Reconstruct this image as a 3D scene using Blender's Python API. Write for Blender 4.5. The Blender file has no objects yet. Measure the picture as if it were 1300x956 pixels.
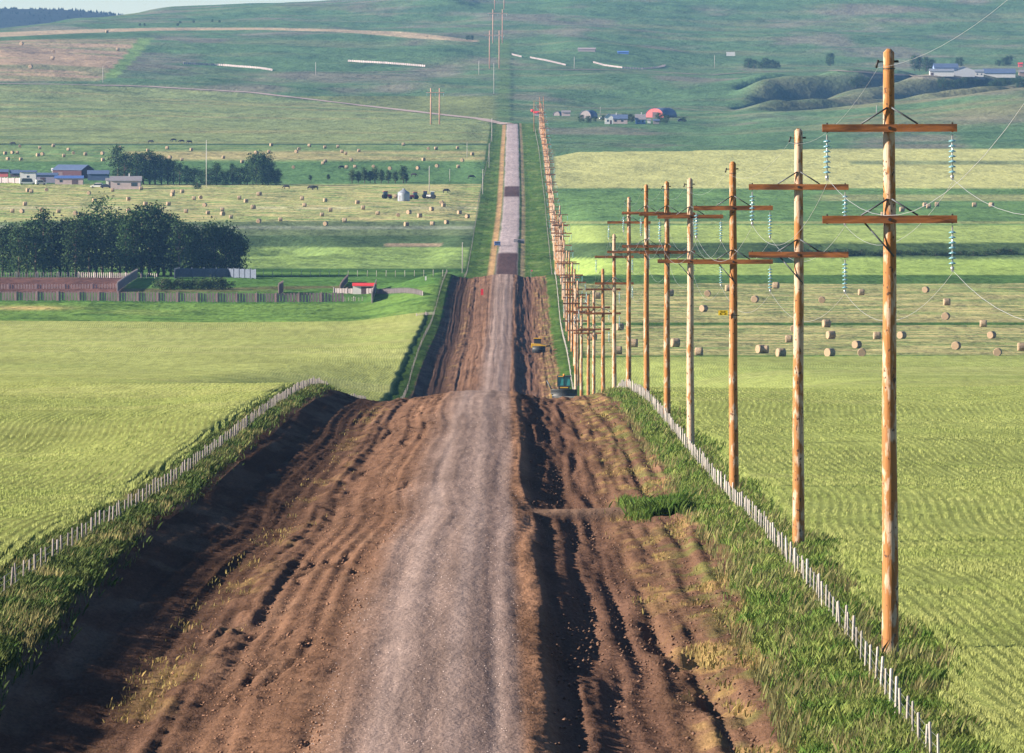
import bpy, math, random
import numpy as np
random.seed(7)
RNG = np.random.default_rng(11)
PI = math.pi
sc = bpy.context.scene
col = sc.collection

# ------------------------------------------------------------------ camera numbers
F = 300 / 36 * 1300.0            # focal length in photo pixels (300 mm lens)
CZ = 80.0                        # height of the eye
PITCH = math.atan(448 / F)       # the eye level lies 30 px below the top of the photo
YAW = math.atan(10 / F)

def tan_of(y):                   # photo row -> tangent of the angle below the eye level
    return np.tan(PITCH + np.arctan((np.asarray(y, float) - 478) / F))
def zrow(y, d):
    return CZ - d * tan_of(y)
def row_of(z, d):
    return 478 + F * np.tan(np.arctan((CZ - z) / d) - PITCH)
def col_of(x, d):
    return 640 + F * x / np.maximum(d, 1.0)

def pchip(xk, yk, x):
    xk = np.asarray(xk, float); yk = np.asarray(yk, float)
    h = np.diff(xk); dl = np.diff(yk) / h
    m = np.zeros_like(yk)
    for i in range(1, len(xk) - 1):
        if dl[i-1] * dl[i] > 0:
            w1 = 2*h[i] + h[i-1]; w2 = h[i] + 2*h[i-1]
            m[i] = (w1 + w2) / (w1/dl[i-1] + w2/dl[i])
    m[0] = dl[0]; m[-1] = dl[-1]
    i = np.clip(np.searchsorted(xk, x) - 1, 0, len(xk) - 2)
    t = (np.clip(x, xk[0], xk[-1]) - xk[i]) / h[i]
    return ((1+2*t)*(1-t)**2*yk[i] + t*(1-t)**2*h[i]*m[i] + t*t*(3-2*t)*yk[i+1] + t*t*(t-1)*h[i]*m[i+1])

def sstep(a, b, x):
    t = np.clip((x - a) / (b - a), 0, 1)
    return t * t * (3 - 2 * t)

# ------------------------------------------------------------------ noise
def _hash(ix, iy, s):
    n = (ix.astype(np.int64) * 374761393 + iy.astype(np.int64) * 668265263 + s * 982451653) & 0xffffffff
    n = ((n ^ (n >> 13)) * 1274126177) & 0xffffffff
    n = (n ^ (n >> 16)) & 0xffff
    return n / 32767.5 - 1.0
def vnoise(x, y, s=0):
    ix = np.floor(x); iy = np.floor(y); fx = x - ix; fy = y - iy
    fx = fx*fx*(3-2*fx); fy = fy*fy*(3-2*fy)
    a = _hash(ix, iy, s); b = _hash(ix+1, iy, s); c = _hash(ix, iy+1, s); d = _hash(ix+1, iy+1, s)
    return (a*(1-fx)+b*fx)*(1-fy) + (c*(1-fx)+d*fx)*fy
def fbm(x, y, o=4, s=0, g=0.5):
    r = 0; a = 1.0; t = 0
    for k in range(o):
        r = r + a * vnoise(x * 2**k + 17.3*k, y * 2**k - 9.1*k, s + k); t += a; a *= g
    return r / t

# ------------------------------------------------------------------ terrain profiles
def zk(tab):
    return [d for d, y in tab], [float(zrow(y, d)) for d, y in tab]
NEAR0 = [(0, CZ-1.75), (60, CZ-6.9), (130, CZ-12.7)]
ROAD = [(195, 962), (234, 836), (316, 698), (398, 626), (480, 570), (562, 529), (640, 505), (705, 496)]
ROADZ = [(808, -36.2), (890, -39.8), (972, -43.8), (1054, -47.8), (1136, -51.4), (1218, -53.9), (1290, -55.2)]
ROAD2 = [(1328, 480), (1446, 450), (1684, 410), (1880, 360), (1950, 349)]
ROADZ2 = [(2010, -59.8), (2090, -63.5), (2160, -65.0)]
ROAD3 = [(2250, 347), (2500, 312), (2800, 280), (3050, 250), (3350, 220), (3700, 190), (4200, 167), (4400, 157)]
def full(parts):
    xs = []; zs = []
    for p, kind in parts:
        for d, v in p:
            xs.append(d); zs.append(v if kind == 'z' else (CZ + v if kind == 'r' else float(zrow(v, d))))
    return xs, zs
UPC = [(4800, 139), (5200, 119), (5600, 99), (6000, 78), (6500, 51), (7200, 20), (8000, -6), (9500, -5)]
ROADK = full([(NEAR0, 'z'), (ROAD, 'y'), (ROADZ, 'r'), (ROAD2, 'y'), (ROADZ2, 'r'), (ROAD3, 'y'), (UPC, 'y')])
LN = [(195, 965), (234, 832), (262, 752), (365, 642), (470, 575), (579, 520), (700, 497), (800, 489), (900, 486), (1000, 483), (1150, 478),
      (1250, 474), (1330, 466), (1450, 449), (1600, 428), (1730, 408), (1850, 388), (1950, 372), (2050, 360), (2150, 350), (2300, 340),
      (2450, 325), (2550, 313), (2650, 300), (2800, 278), (3050, 248), (3350, 222), (3700, 190), (4000, 174), (4400, 156)]
RN = [(195, 965), (234, 838), (316, 700), (398, 628), (480, 571), (562, 527), (640, 508), (726, 497), (850, 490), (1000, 486), (1150, 480),
      (1250, 474), (1330, 465), (1420, 454), (1550, 430), (1650, 410), (1750, 390), (1850, 371), (1950, 356), (2050, 343), (2150, 334), (2250, 327),
      (2350, 313), (2500, 298), (2800, 272), (3050, 250), (3350, 222), (3700, 190)]
COLS = [
 (-700, LN + [(4800, 110), (5200, 88), (5600, 70), (6000, 60), (6500, 70), (7200, 95), (9500, 130)]),
 (0,    LN + [(4800, 128), (5200, 102), (5600, 78), (6000, 60), (6500, 47), (6900, 40), (7400, 46), (8000, 60), (9500, 90)]),
 (110,  LN + [(4800, 131), (5200, 106), (5600, 83), (6000, 63), (6500, 46), (7000, 33), (7700, 26), (8200, 28), (9500, 50)]),
 (220,  LN + [(4800, 134), (5200, 111), (5600, 89), (6000, 69), (6500, 47), (7200, 24), (8000, 9), (8600, 9), (9500, 20)]),
 (330,  LN + [(4800, 136), (5200, 114), (5600, 93), (6000, 73), (6500, 49), (7200, 22), (8000, 3), (9500, 8)]),
 (480,  LN + [(4800, 139), (5200, 118), (5600, 98), (6000, 78), (6500, 52), (7200, 22), (8000, 0), (9500, 3)]),
 (560,  LN + UPC),
 (720,  RN + [(4200, 168), (4400, 158), (4800, 141), (5200, 120), (5600, 100), (6000, 79), (6500, 51), (7200, 20), (8000, -6), (9500, -5)]),
 (900,  RN + [(4200, 169), (4400, 160), (4600, 151), (4800, 142), (5200, 123), (5600, 104), (6000, 88), (6500, 62), (7200, 25), (8000, -8), (9500, -5)]),
 (1000, RN + [(4000, 173), (4300, 157), (4600, 143), (4800, 141), (5000, 138), (5300, 113), (5600, 98), (6000, 88), (6500, 62), (7200, 25), (8000, -8), (9500, -5)]),
 (1150, RN + [(4000, 168), (4300, 148), (4600, 130), (4750, 131), (5000, 136), (5300, 110), (5500, 100), (5700, 96), (6000, 88), (6500, 62), (7200, 25), (8000, -8), (9500, -5)]),
 (1300, RN + [(4000, 164), (4300, 138), (4600, 113), (4750, 115), (5000, 134), (5300, 108), (5500, 101), (5700, 97), (6000, 90), (6500, 62), (7200, 25), (8000, -8), (9500, -5)]),
 (2000, RN + [(4000, 150), (4300, 120), (4600, 90), (4750, 92), (5000, 110), (5300, 104), (5500, 100), (6000, 90), (6500, 62), (7200, 25), (8000, -8), (9500, -5)]),
]
DG = np.arange(0, 9501, 2.0)
ROADG = pchip(*ROADK, DG)
CX = np.array([c[0] for c in COLS], float)
TAB = np.array([pchip(*full([(NEAR0, 'z'), (c[1], 'y')]), DG) for c in COLS])
_k = np.ones(9) / 9
def _sm(a):
    return np.convolve(np.pad(a, 4, mode='edge'), _k, mode='valid')
ROADG = _sm(ROADG)

DRK = ([0, 900, 1328, 1446, 1684, 1950, 2500, 3000, 3800, 4300, 9500], [0, 0, .5, .8, 1.2, 1.8, 3.3, 4.6, 5.6, 6.1, 9])
def drift(d):
    return np.interp(d, *DRK)
TX = [-60, -17, -15.5, -14, -12.4, -10.2, -8.4, -6.4, -4.9, -4.2, -2.0, 0.2, .9, 1.7, 2.7, 4.2, 6.2, 8.0, 9.4, 60]
TZ = [.45, .4, .28, .05, -.55, -.92, -.80, -.42, -.16, -.04, .08, 0, -.10, -.36, -.60, -.66, -.48, -.22, .0, .1]
TZF = [.0, 0, 0, -.05, -.2, -.35, -.35, -.22, -.06, .02, .06, .02, -.06, -.25, -.4, -.4, -.25, -.1, .0, 0]

POLE_PX = [None, 1131, 1014, 932, 877, 847, 821, 798, 780, 766, 754, 747, 738, 731]
POLE_TOP = [None, 62, 163, 205, 226, 230, 234, 250, 297, 341, 366, 375, 375, 366]
def pole_d(n):
    return 140.0 if n == 0 else 152.5 + 82 * n

def crop_edge_right(d):
    e = 11.15 + 0.25 * vnoise(np.asarray(d)/14.0, np.zeros_like(d), 5)
    for n in range(1, 9):
        dp = pole_d(n) + 3
        e = e + 1.0 * np.exp(-((d - dp) / 13.0)**2)
    return e
def crop_edge_left(d):
    return -16.6 + 0.25 * vnoise(np.asarray(d)/14.0, np.zeros_like(d) + 3, 6)

def lookup(px, d):
    d = np.clip(d, 0, 9498)
    i = np.clip(np.searchsorted(CX, px) - 1, 0, len(CX) - 2)
    t = np.clip((px - CX[i]) / (CX[i+1] - CX[i]), 0, 1)
    t = t*t*(3-2*t)*.5 + t*.5
    j = (d / 2).astype(int); f = d / 2 - j
    a = TAB[i, j]*(1-f) + TAB[i, j+1]*f
    b = TAB[i+1, j]*(1-f) + TAB[i+1, j+1]*f
    return a*(1-t) + b*t

def H0(X, D):
    """smooth terrain without crop step or clods"""
    X = np.asarray(X, float); D = np.asarray(D, float)
    X, D = np.broadcast_arrays(X, D)
    px = col_of(X, D)
    xr = X - drift(D)
    zl = lookup(np.minimum(px, 560), D); zr = lookup(np.maximum(px, 720), D)
    w = sstep(-14, 11, xr)
    fld = zl*(1-w) + zr*w
    # gullies and spurs of the coulee on the far slope
    g = sstep(4650, 4800, D) * (1 - sstep(5460, 5600, D)) * sstep(920, 980, px)
    q = (X - 0.40*(D - 5000) + 30*vnoise(X/130, D/160, 3)) / 95.0
    fld = fld + g * (18 * (np.abs(np.sin(q*PI)) - .72) + 3*fbm(X/40, D/60, 3, 8))
    g2 = sstep(2440, 2500, D)*(1-sstep(2560, 2660, D))*(1 - sstep(370, 450, px))
    fld = fld - g2 * 3.2 * np.exp(-((px - 360)/60)**2)
    g3 = sstep(2190, 2230, D)*(1-sstep(2330, 2420, D))*sstep(960, 1030, px)
    fld = fld - g3 * 3.5
    fld = fld + sstep(1000, 2500, D) * (1.2*fbm(X/90, D/220, 3, 21)) * sstep(25, 60, np.abs(xr)) * sstep(900,1500,D)
    fld = fld + sstep(4300, 5200, D) * 7.0*fbm(X/230, D/420, 4, 41) * sstep(15, 60, np.abs(xr))
    fld = fld + .5*fbm(X/25, D/60, 3, 31) * (1 - sstep(900, 1300, D)) * sstep(16, 24, np.abs(X+2))
    d2 = np.clip(D, 0, 9498); j = (d2/2).astype(int); f = d2/2 - j
    zc = ROADG[j]*(1-f) + ROADG[j+1]*f
    nearw = 1 - sstep(1950, 2150, D)
    tm = np.interp(xr, TX, TZ)*nearw + np.interp(xr, TX, TZF)*(1-nearw)
    # earth crossing over the ditch
    cr = np.exp(-((D - 376 - 1.2*xr)/4.5)**4) * sstep(.6, 1.5, xr) * (1-sstep(6.5, 8.5, xr))
    tm = tm*(1-cr) + (-.25)*cr
    endw = 1 - sstep(4380, 4460, D)
    lo = np.interp(D, [640, 800, 1250, 1400, 1800, 2000, 2200], [-26, -42, -42, -30, -34, -34, -26]); hi = np.interp(D, [660, 800, 1250, 1400], [-15.6, -13, -13, -15.6]); ro = np.interp(D, [640, 800, 1250, 1400], [26, 45, 45, 26])
    wt = np.clip((xr - lo)/(hi - lo), 0, 1); wt = wt*wt*(3-2*wt)
    wrow = wt * (1 - (lambda t: t*t*(3-2*t))(np.clip((xr - 11)/(ro - 11), 0, 1))) * endw
    z = fld*(1-wrow) + (zc + tm)*wrow
    return z
def crop_mask(X, D):
    xr = X - drift(D)
    r = sstep(0, .9, xr - crop_edge_right(D)) * (1 - sstep(1416, 1420, D))
    l = sstep(0, .9, crop_edge_left(D) - xr) * (1 - sstep(1722, 1730, D))
    return np.maximum(r, l)
def Hs(x, d):
    x = np.array([x], float); d = np.array([d], float)
    return float(H0(x, d)[0])
def at(px, py, dmin=195.0, dmax=9400.0):
    """ground point seen at this photo pixel"""
    d = np.concatenate([np.arange(dmin, 800, 1.0), np.arange(max(800, dmin), dmax, 3.0)])
    d = d[d >= dmin]
    x = (px - 640) / F * d
    r = row_of(H0(x, d), d)
    k = np.nonzero(r <= py)[0]
    if len(k) == 0: i = len(d) - 1
    else: i = k[0]
    return float(x[i]), float(d[i]), float(H0(x[i:i+1], d[i:i+1])[0])

# ------------------------------------------------------------------ materials
MATS = {}
def newmat(name):
    m = bpy.data.materials.new(name); m.use_nodes = True
    nt = m.node_tree; b = nt.nodes['Principled BSDF']
    b.inputs['Roughness'].default_value = .85
    b.inputs['Specular IOR Level'].default_value = .25
    return m, nt, b
def N(nt, t, **kw):
    n = nt.nodes.new(t)
    for k, v in kw.items():
        if hasattr(n, k): setattr(n, k, v)
        else: n.inputs[k.replace('_', ' ')].default_value = v
    return n
def mat(name, c, rough=.8, var=.15, scale=3.0, metal=0, spec=.25, stretch=(1, 1, 1), objrand=0.0, bump=0.0, c2=None, c2_amt=.5):
    if name in MATS: return MATS[name]
    m, nt, b = newmat(name)
    b.inputs['Roughness'].default_value = rough; b.inputs['Metallic'].default_value = metal
    b.inputs['Specular IOR Level'].default_value = spec
    tc = N(nt, 'ShaderNodeTexCoord'); mp = N(nt, 'ShaderNodeMapping'); mp.inputs['Scale'].default_value = stretch
    nt.links.new(tc.outputs['Object'], mp.inputs[0])
    oi = N(nt, 'ShaderNodeObjectInfo')
    ad = N(nt, 'ShaderNodeVectorMath', operation='ADD'); sc_ = N(nt, 'ShaderNodeVectorMath', operation='SCALE')
    cb = N(nt, 'ShaderNodeCombineXYZ')
    for i in range(3): nt.links.new(oi.outputs['Random'], cb.inputs[i])
    sc_.inputs['Scale'].default_value = 91.0
    nt.links.new(cb.outputs[0], sc_.inputs[0]); nt.links.new(mp.outputs[0], ad.inputs[0]); nt.links.new(sc_.outputs[0], ad.inputs[1])
    no = N(nt, 'ShaderNodeTexNoise'); no.inputs['Scale'].default_value = scale; no.inputs['Detail'].default_value = 5
    nt.links.new(ad.outputs[0], no.inputs['Vector'])
    mr = N(nt, 'ShaderNodeMapRange'); mr.inputs['From Min'].default_value = .3; mr.inputs['From Max'].default_value = .7
    mr.inputs['To Min'].default_value = 1 - var; mr.inputs['To Max'].default_value = 1 + var
    nt.links.new(no.outputs['Fac'], mr.inputs['Value'])
    base = None
    rgb = N(nt, 'ShaderNodeRGB'); rgb.outputs[0].default_value = (*c, 1); base = rgb.outputs[0]
    if c2:
        n2 = N(nt, 'ShaderNodeTexNoise'); n2.inputs['Scale'].default_value = scale*.45; n2.inputs['Detail'].default_value = 4
        nt.links.new(ad.outputs[0], n2.inputs['Vector'])
        m2 = N(nt, 'ShaderNodeMapRange'); m2.inputs['From Min'].default_value = .62 - .3*c2_amt; m2.inputs['From Max'].default_value = .68 - .25*c2_amt
        nt.links.new(n2.outputs['Fac'], m2.inputs['Value'])
        mx = N(nt, 'ShaderNodeMix', data_type='RGBA'); nt.links.new(m2.outputs[0], mx.inputs['Factor'])
        nt.links.new(base, mx.inputs['A']); mx.inputs['B'].default_value = (*c2, 1); base = mx.outputs['Result']
    val = mr.outputs[0]
    if objrand:
        m3 = N(nt, 'ShaderNodeMapRange'); m3.inputs['To Min'].default_value = 1 - objrand; m3.inputs['To Max'].default_value = 1 + objrand
        nt.links.new(oi.outputs['Random'], m3.inputs['Value'])
        mu = N(nt, 'ShaderNodeMath', operation='MULTIPLY'); nt.links.new(val, mu.inputs[0]); nt.links.new(m3.outputs[0], mu.inputs[1]); val = mu.outputs[0]
    vs = N(nt, 'ShaderNodeVectorMath', operation='SCALE'); nt.links.new(base, vs.inputs[0]); nt.links.new(val, vs.inputs['Scale'])
    nt.links.new(vs.outputs[0], b.inputs['Base Color'])
    if bump:
        bp = N(nt, 'ShaderNodeBump'); bp.inputs['Strength'].default_value = bump; bp.inputs['Distance'].default_value = .05
        nt.links.new(no.outputs['Fac'], bp.inputs['Height']); nt.links.new(bp.outputs[0], b.inputs['Normal'])
    MATS[name] = m
    return m

def leafmat(name, c, c2, objrand=.2, scale=.25, trans=.25, isl=.4):
    if name in MATS: return MATS[name]
    m, nt, b = newmat(name)
    geo = N(nt, 'ShaderNodeNewGeometry'); oi = N(nt, 'ShaderNodeObjectInfo')
    no = N(nt, 'ShaderNodeTexNoise'); no.inputs['Scale'].default_value = scale; no.inputs['Detail'].default_value = 4
    nt.links.new(geo.outputs['Position'], no.inputs['Vector'])
    mr = N(nt, 'ShaderNodeMapRange'); mr.inputs['From Min'].default_value = .35; mr.inputs['From Max'].default_value = .65
    nt.links.new(no.outputs['Fac'], mr.inputs['Value'])
    mx = N(nt, 'ShaderNodeMix', data_type='RGBA'); mx.inputs['A'].default_value = (*c, 1); mx.inputs['B'].default_value = (*c2, 1)
    nt.links.new(mr.outputs[0], mx.inputs['Factor'])
    wn = N(nt, 'ShaderNodeMapRange'); wn.inputs['To Min'].default_value = 1 - isl; wn.inputs['To Max'].default_value = 1 + isl
    nt.links.new(geo.outputs['Random Per Island'], wn.inputs['Value'])
    m3 = N(nt, 'ShaderNodeMapRange'); m3.inputs['To Min'].default_value = 1 - objrand; m3.inputs['To Max'].default_value = 1 + objrand
    nt.links.new(oi.outputs['Random'], m3.inputs['Value'])
    mu = N(nt, 'ShaderNodeMath', operation='MULTIPLY'); nt.links.new(wn.outputs[0], mu.inputs[0]); nt.links.new(m3.outputs[0], mu.inputs[1])
    vs = N(nt, 'ShaderNodeVectorMath', operation='SCALE'); nt.links.new(mx.outputs['Result'], vs.inputs[0]); nt.links.new(mu.outputs[0], vs.inputs['Scale'])
    nt.links.new(vs.outputs[0], b.inputs['Base Color'])
    b.inputs['Specular IOR Level'].default_value = .15
    tr = N(nt, 'ShaderNodeBsdfTranslucent'); nt.links.new(vs.outputs[0], tr.inputs['Color'])
    ms = N(nt, 'ShaderNodeMixShader'); ms.inputs[0].default_value = trans
    nt.links.new(b.outputs[0], ms.inputs[1]); nt.links.new(tr.outputs[0], ms.inputs[2])
    nt.links.new(ms.outputs[0], nt.nodes['Material Output'].inputs['Surface'])
    MATS[name] = m
    return m

def terrain_mat():
    m, nt, b = newmat('terrain')
    b.inputs['Roughness'].default_value = 1.0; b.inputs['Specular IOR Level'].default_value = 0.0
    at_ = N(nt, 'ShaderNodeAttribute', attribute_name='alb'); kd = N(nt, 'ShaderNodeAttribute', attribute_name='kind')
    sp = N(nt, 'ShaderNodeSeparateColor'); nt.links.new(kd.outputs['Color'], sp.inputs[0])   # r dirt, g crop, b stubble
    geo = N(nt, 'ShaderNodeNewGeometry')
    def noise(scale, detail=4, stretch=(1, 1, 1), rough=.6):
        mp = N(nt, 'ShaderNodeMapping'); mp.inputs['Scale'].default_value = stretch
        nt.links.new(geo.outputs['Position'], mp.inputs[0])
        n = N(nt, 'ShaderNodeTexNoise'); n.inputs['Scale'].default_value = scale; n.inputs['Detail'].default_value = detail; n.inputs['Roughness'].default_value = rough
        nt.links.new(mp.outputs[0], n.inputs['Vector']); return n.outputs['Fac']
    def rng(v, a, b_, c, d):
        r = N(nt, 'ShaderNodeMapRange'); r.inputs['From Min'].default_value = a; r.inputs['From Max'].default_value = b_
        r.inputs['To Min'].default_value = c; r.inputs['To Max'].default_value = d; nt.links.new(v, r.inputs['Value']); return r.outputs[0]
    def mth(op, a, b_):
        n = N(nt, 'ShaderNodeMath', operation=op)
        for i, v in enumerate((a, b_)):
            if isinstance(v, (int, float)): n.inputs[i].default_value = v
            else: nt.links.new(v, n.inputs[i])
        return n.outputs[0]
    fine = rng(noise(7.0, 5), .3, .7, .72, 1.28)
    mid = rng(noise(.8, 5, (1, .06, 1)), .3, .7, .8, 1.2)
    big = rng(noise(.035, 5, (1.0, .35, 1), .65), .3, .7, .86, 1.14)
    fined = rng(noise(9.0, 5, (1, .10, 1)), .3, .7, .86, 1.14)
    mf = N(nt, 'ShaderNodeMix', data_type='FLOAT'); nt.links.new(sp.outputs['Red'], mf.inputs['Factor']); nt.links.new(fine, mf.inputs['A']); nt.links.new(fined, mf.inputs['B'])
    # loose gravel: scattered lighter and darker stones
    mp = N(nt, 'ShaderNodeMapping'); mp.inputs['Scale'].default_value = (1, .45, 1); nt.links.new(geo.outputs['Position'], mp.inputs[0])
    vo = N(nt, 'ShaderNodeTexVoronoi'); vo.inputs['Scale'].default_value = 16.0; nt.links.new(mp.outputs[0], vo.inputs['Vector'])
    sv = N(nt, 'ShaderNodeSeparateColor'); nt.links.new(vo.outputs['Color'], sv.inputs[0])
    stone = rng(sv.outputs['Red'], 0, 1, .86, 1.16)
    mf2 = N(nt, 'ShaderNodeMix', data_type='FLOAT'); nt.links.new(sp.outputs['Red'], mf2.inputs['Factor']); mf2.inputs['A'].default_value = 1.0; nt.links.new(stone, mf2.inputs['B'])
    v = mth('MULTIPLY', mth('MULTIPLY', mth('MULTIPLY', mf.outputs['Result'], mf2.outputs['Result']), mid), big)
    # drilled rows of the crop, wandering; gaps darkened for soil and painted stem shade
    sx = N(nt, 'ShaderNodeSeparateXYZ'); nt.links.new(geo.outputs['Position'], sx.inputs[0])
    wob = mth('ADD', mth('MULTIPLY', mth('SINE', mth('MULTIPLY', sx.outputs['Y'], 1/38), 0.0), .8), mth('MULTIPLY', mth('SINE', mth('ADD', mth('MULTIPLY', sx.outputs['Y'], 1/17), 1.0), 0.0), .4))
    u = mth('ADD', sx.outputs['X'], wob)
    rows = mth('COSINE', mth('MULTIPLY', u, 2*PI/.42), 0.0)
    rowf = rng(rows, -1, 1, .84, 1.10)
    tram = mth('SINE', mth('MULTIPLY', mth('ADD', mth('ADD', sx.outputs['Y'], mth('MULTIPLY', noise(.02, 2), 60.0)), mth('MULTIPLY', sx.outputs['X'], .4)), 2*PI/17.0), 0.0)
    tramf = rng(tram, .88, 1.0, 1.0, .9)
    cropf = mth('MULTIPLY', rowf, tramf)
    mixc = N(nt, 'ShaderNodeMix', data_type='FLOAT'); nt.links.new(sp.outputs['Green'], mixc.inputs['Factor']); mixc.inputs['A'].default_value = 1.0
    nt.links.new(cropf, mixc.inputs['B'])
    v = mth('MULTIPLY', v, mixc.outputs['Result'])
    vs = N(nt, 'ShaderNodeVectorMath', operation='SCALE'); nt.links.new(at_.outputs['Color'], vs.inputs[0]); nt.links.new(v, vs.inputs['Scale'])
    # stubble: swaths of cut straw over green regrowth
    st = rng(noise(.11, 4, (.5, 1.6, 1), .6), .44, .56, 0, 1)
    straw = N(nt, 'ShaderNodeMix', data_type='RGBA'); nt.links.new(mth('MULTIPLY', st, sp.outputs['Blue']), straw.inputs['Factor'])
    nt.links.new(vs.outputs[0], straw.inputs['A']); straw.inputs['B'].default_value = (.48, .40, .20, 1)
    nt.links.new(straw.outputs['Result'], b.inputs['Base Color'])
    # relief
    hn = mth('ADD', mth('MULTIPLY', noise(9.0, 5, (1, .6, 1)), .6), mth('MULTIPLY', noise(1.6, 5, (1, .12, 1)), 1.4))
    bp = N(nt, 'ShaderNodeBump'); bp.inputs['Strength'].default_value = .55; bp.inputs['Distance'].default_value = .12
    nt.links.new(hn, bp.inputs['Height'])
    bp2 = N(nt, 'ShaderNodeBump'); nt.links.new(rng(mth('MAXIMUM', sp.outputs['Red'], mth('MULTIPLY', sp.outputs['Green'], .85)), 0, 1, .5, 0), bp2.inputs['Strength']); bp2.inputs['Distance'].default_value = 9.0
    nt.links.new(noise(.03, 5, (1, .5, 1)), bp2.inputs['Height']); nt.links.new(bp.outputs[0], bp2.inputs['Normal'])
    nt.links.new(bp2.outputs[0], b.inputs['Normal'])
    return m
TERR = terrain_mat()

# ------------------------------------------------------------------ object helpers
def tag(o, label=None, cat=None, group=None, kind=None):
    if label: o['label'] = label
    if cat: o['category'] = cat
    if group: o['group'] = group
    if kind: o['kind'] = kind
    return o
def thing(name, label, cat, loc=(0, 0, 0), rz=0, group=None):
    o = bpy.data.objects.new(name, None); col.objects.link(o)
    o.location = loc; o.rotation_euler = (0, 0, rz); o.empty_display_size = .5
    return tag(o, label, cat, group)
def npmesh(name, V, Fc, m, parent=None, smooth=False):
    """V (n,3), Fc (k,3|4) numpy -> object"""
    me = bpy.data.meshes.new(name)
    V = np.asarray(V, np.float32); Fc = np.asarray(Fc, np.int32)
    k, s = Fc.shape
    me.vertices.add(len(V)); me.vertices.foreach_set('co', V.ravel())
    me.loops.add(k*s); me.loops.foreach_set('vertex_index', Fc.ravel())
    me.polygons.add(k); me.polygons.foreach_set('loop_start', np.arange(0, k*s, s, dtype=np.int32))
    if smooth: me.polygons.foreach_set('use_smooth', np.ones(k, bool))
    me.update(calc_edges=True)
    if m: me.materials.append(m)
    o = bpy.data.objects.new(name, me); col.objects.link(o)
    if parent: o.parent = parent
    return o
class MB:
    def __init__(s): s.v = []; s.f = []; s.sm = []
    def box(s, c, d, rz=0, taper=1.0):
        cx, cy, cz = c; hx, hy, hz = d[0]/2, d[1]/2, d[2]/2; i = len(s.v); ca, sa = math.cos(rz), math.sin(rz)
        for z in (-hz, hz):
            t = taper if z > 0 else 1
            for x, y in ((-hx, -hy), (hx, -hy), (hx, hy), (-hx, hy)):
                s.v.append((cx + (x*ca - y*sa)*t, cy + (x*sa + y*ca)*t, cz + z))
        s.f += [(i+3, i+2, i+1, i), (i+4, i+5, i+6, i+7), (i, i+1, i+5, i+4), (i+1, i+2, i+6, i+5), (i+2, i+3, i+7, i+6), (i+3, i, i+4, i+7)]
        s.sm += [0]*6; return s
    def tube(s, pts, r, n=8, caps=True):
        """tube through points, r a number or list"""
        P = [np.array(p, float) for p in pts]
        R = r if isinstance(r, (list, tuple)) else [r]*len(P)
        base = len(s.v)
        for k, p in enumerate(P):
            t = P[min(k+1, len(P)-1)] - P[max(k-1, 0)]; t /= (np.linalg.norm(t) + 1e-9)
            a = np.array((0, 0, 1.)) if abs(t[2]) < .9 else np.array((1., 0, 0))
            u = np.cross(t, a); u /= np.linalg.norm(u); w = np.cross(t, u)
            for q in range(n):
                an = 2*PI*q/n; s.v.append(tuple(p + R[k]*(math.cos(an)*u + math.sin(an)*w)))
        for k in range(len(P)-1):
            for q in range(n):
                a = base+k*n+q; b = base+k*n+(q+1) % n
                s.f.append((a, b, b+n, a+n)); s.sm.append(1)
        if caps:
            s.f.append(tuple(base+q for q in range(n))[::-1]); s.sm.append(0)
            e = base+(len(P)-1)*n
            s.f.append(tuple(e+q for q in range(n))); s.sm.append(0)
        return s
    def prism(s, pts, y0, y1):
        """outline in x,z extruded along y"""
        i = len(s.v); n = len(pts)
        for y in (y0, y1):
            for x, z in pts: s.v.append((x, y, z))
        s.f.append(tuple(range(i, i+n))); s.f.append(tuple(range(i+n, i+2*n))[::-1]); s.sm += [0, 0]
        for k in range(n):
            a, b = i+k, i+(k+1) % n
            s.f.append((b, a, a+n, b+n)); s.sm.append(0)
        return s
    def build(s, name, m, parent=None):
        me = bpy.data.meshes.new(name); me.from_pydata(s.v, [], s.f)
        me.polygons.foreach_set('use_smooth', [bool(x) for x in s.sm]); me.update()
        if m: me.materials.append(m)
        o = bpy.data.objects.new(name, me); col.objects.link(o)
        if parent: o.parent = parent
        return o
KIDS = {}
def copy_tree(o, parent=None):
    c = o.copy(); col.objects.link(c)
    if parent is not None: c.parent = parent
    for ch in list(o.children): copy_tree(ch, c)
    return c
ONES = ['', 'first', 'second', 'third', 'fourth', 'fifth', 'sixth', 'seventh', 'eighth', 'ninth', 'tenth', 'eleventh', 'twelfth', 'thirteenth',
        'fourteenth', 'fifteenth', 'sixteenth', 'seventeenth', 'eighteenth', 'nineteenth']
TENS = {2: 'twent', 3: 'thirt', 4: 'fort', 5: 'fift', 6: 'sixt'}
def ordw(n):
    if n < 20: return ONES[n]
    if n % 10 == 0: return TENS[n//10] + 'ieth'
    return TENS[n//10] + 'y-' + ONES[n % 10]

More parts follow.
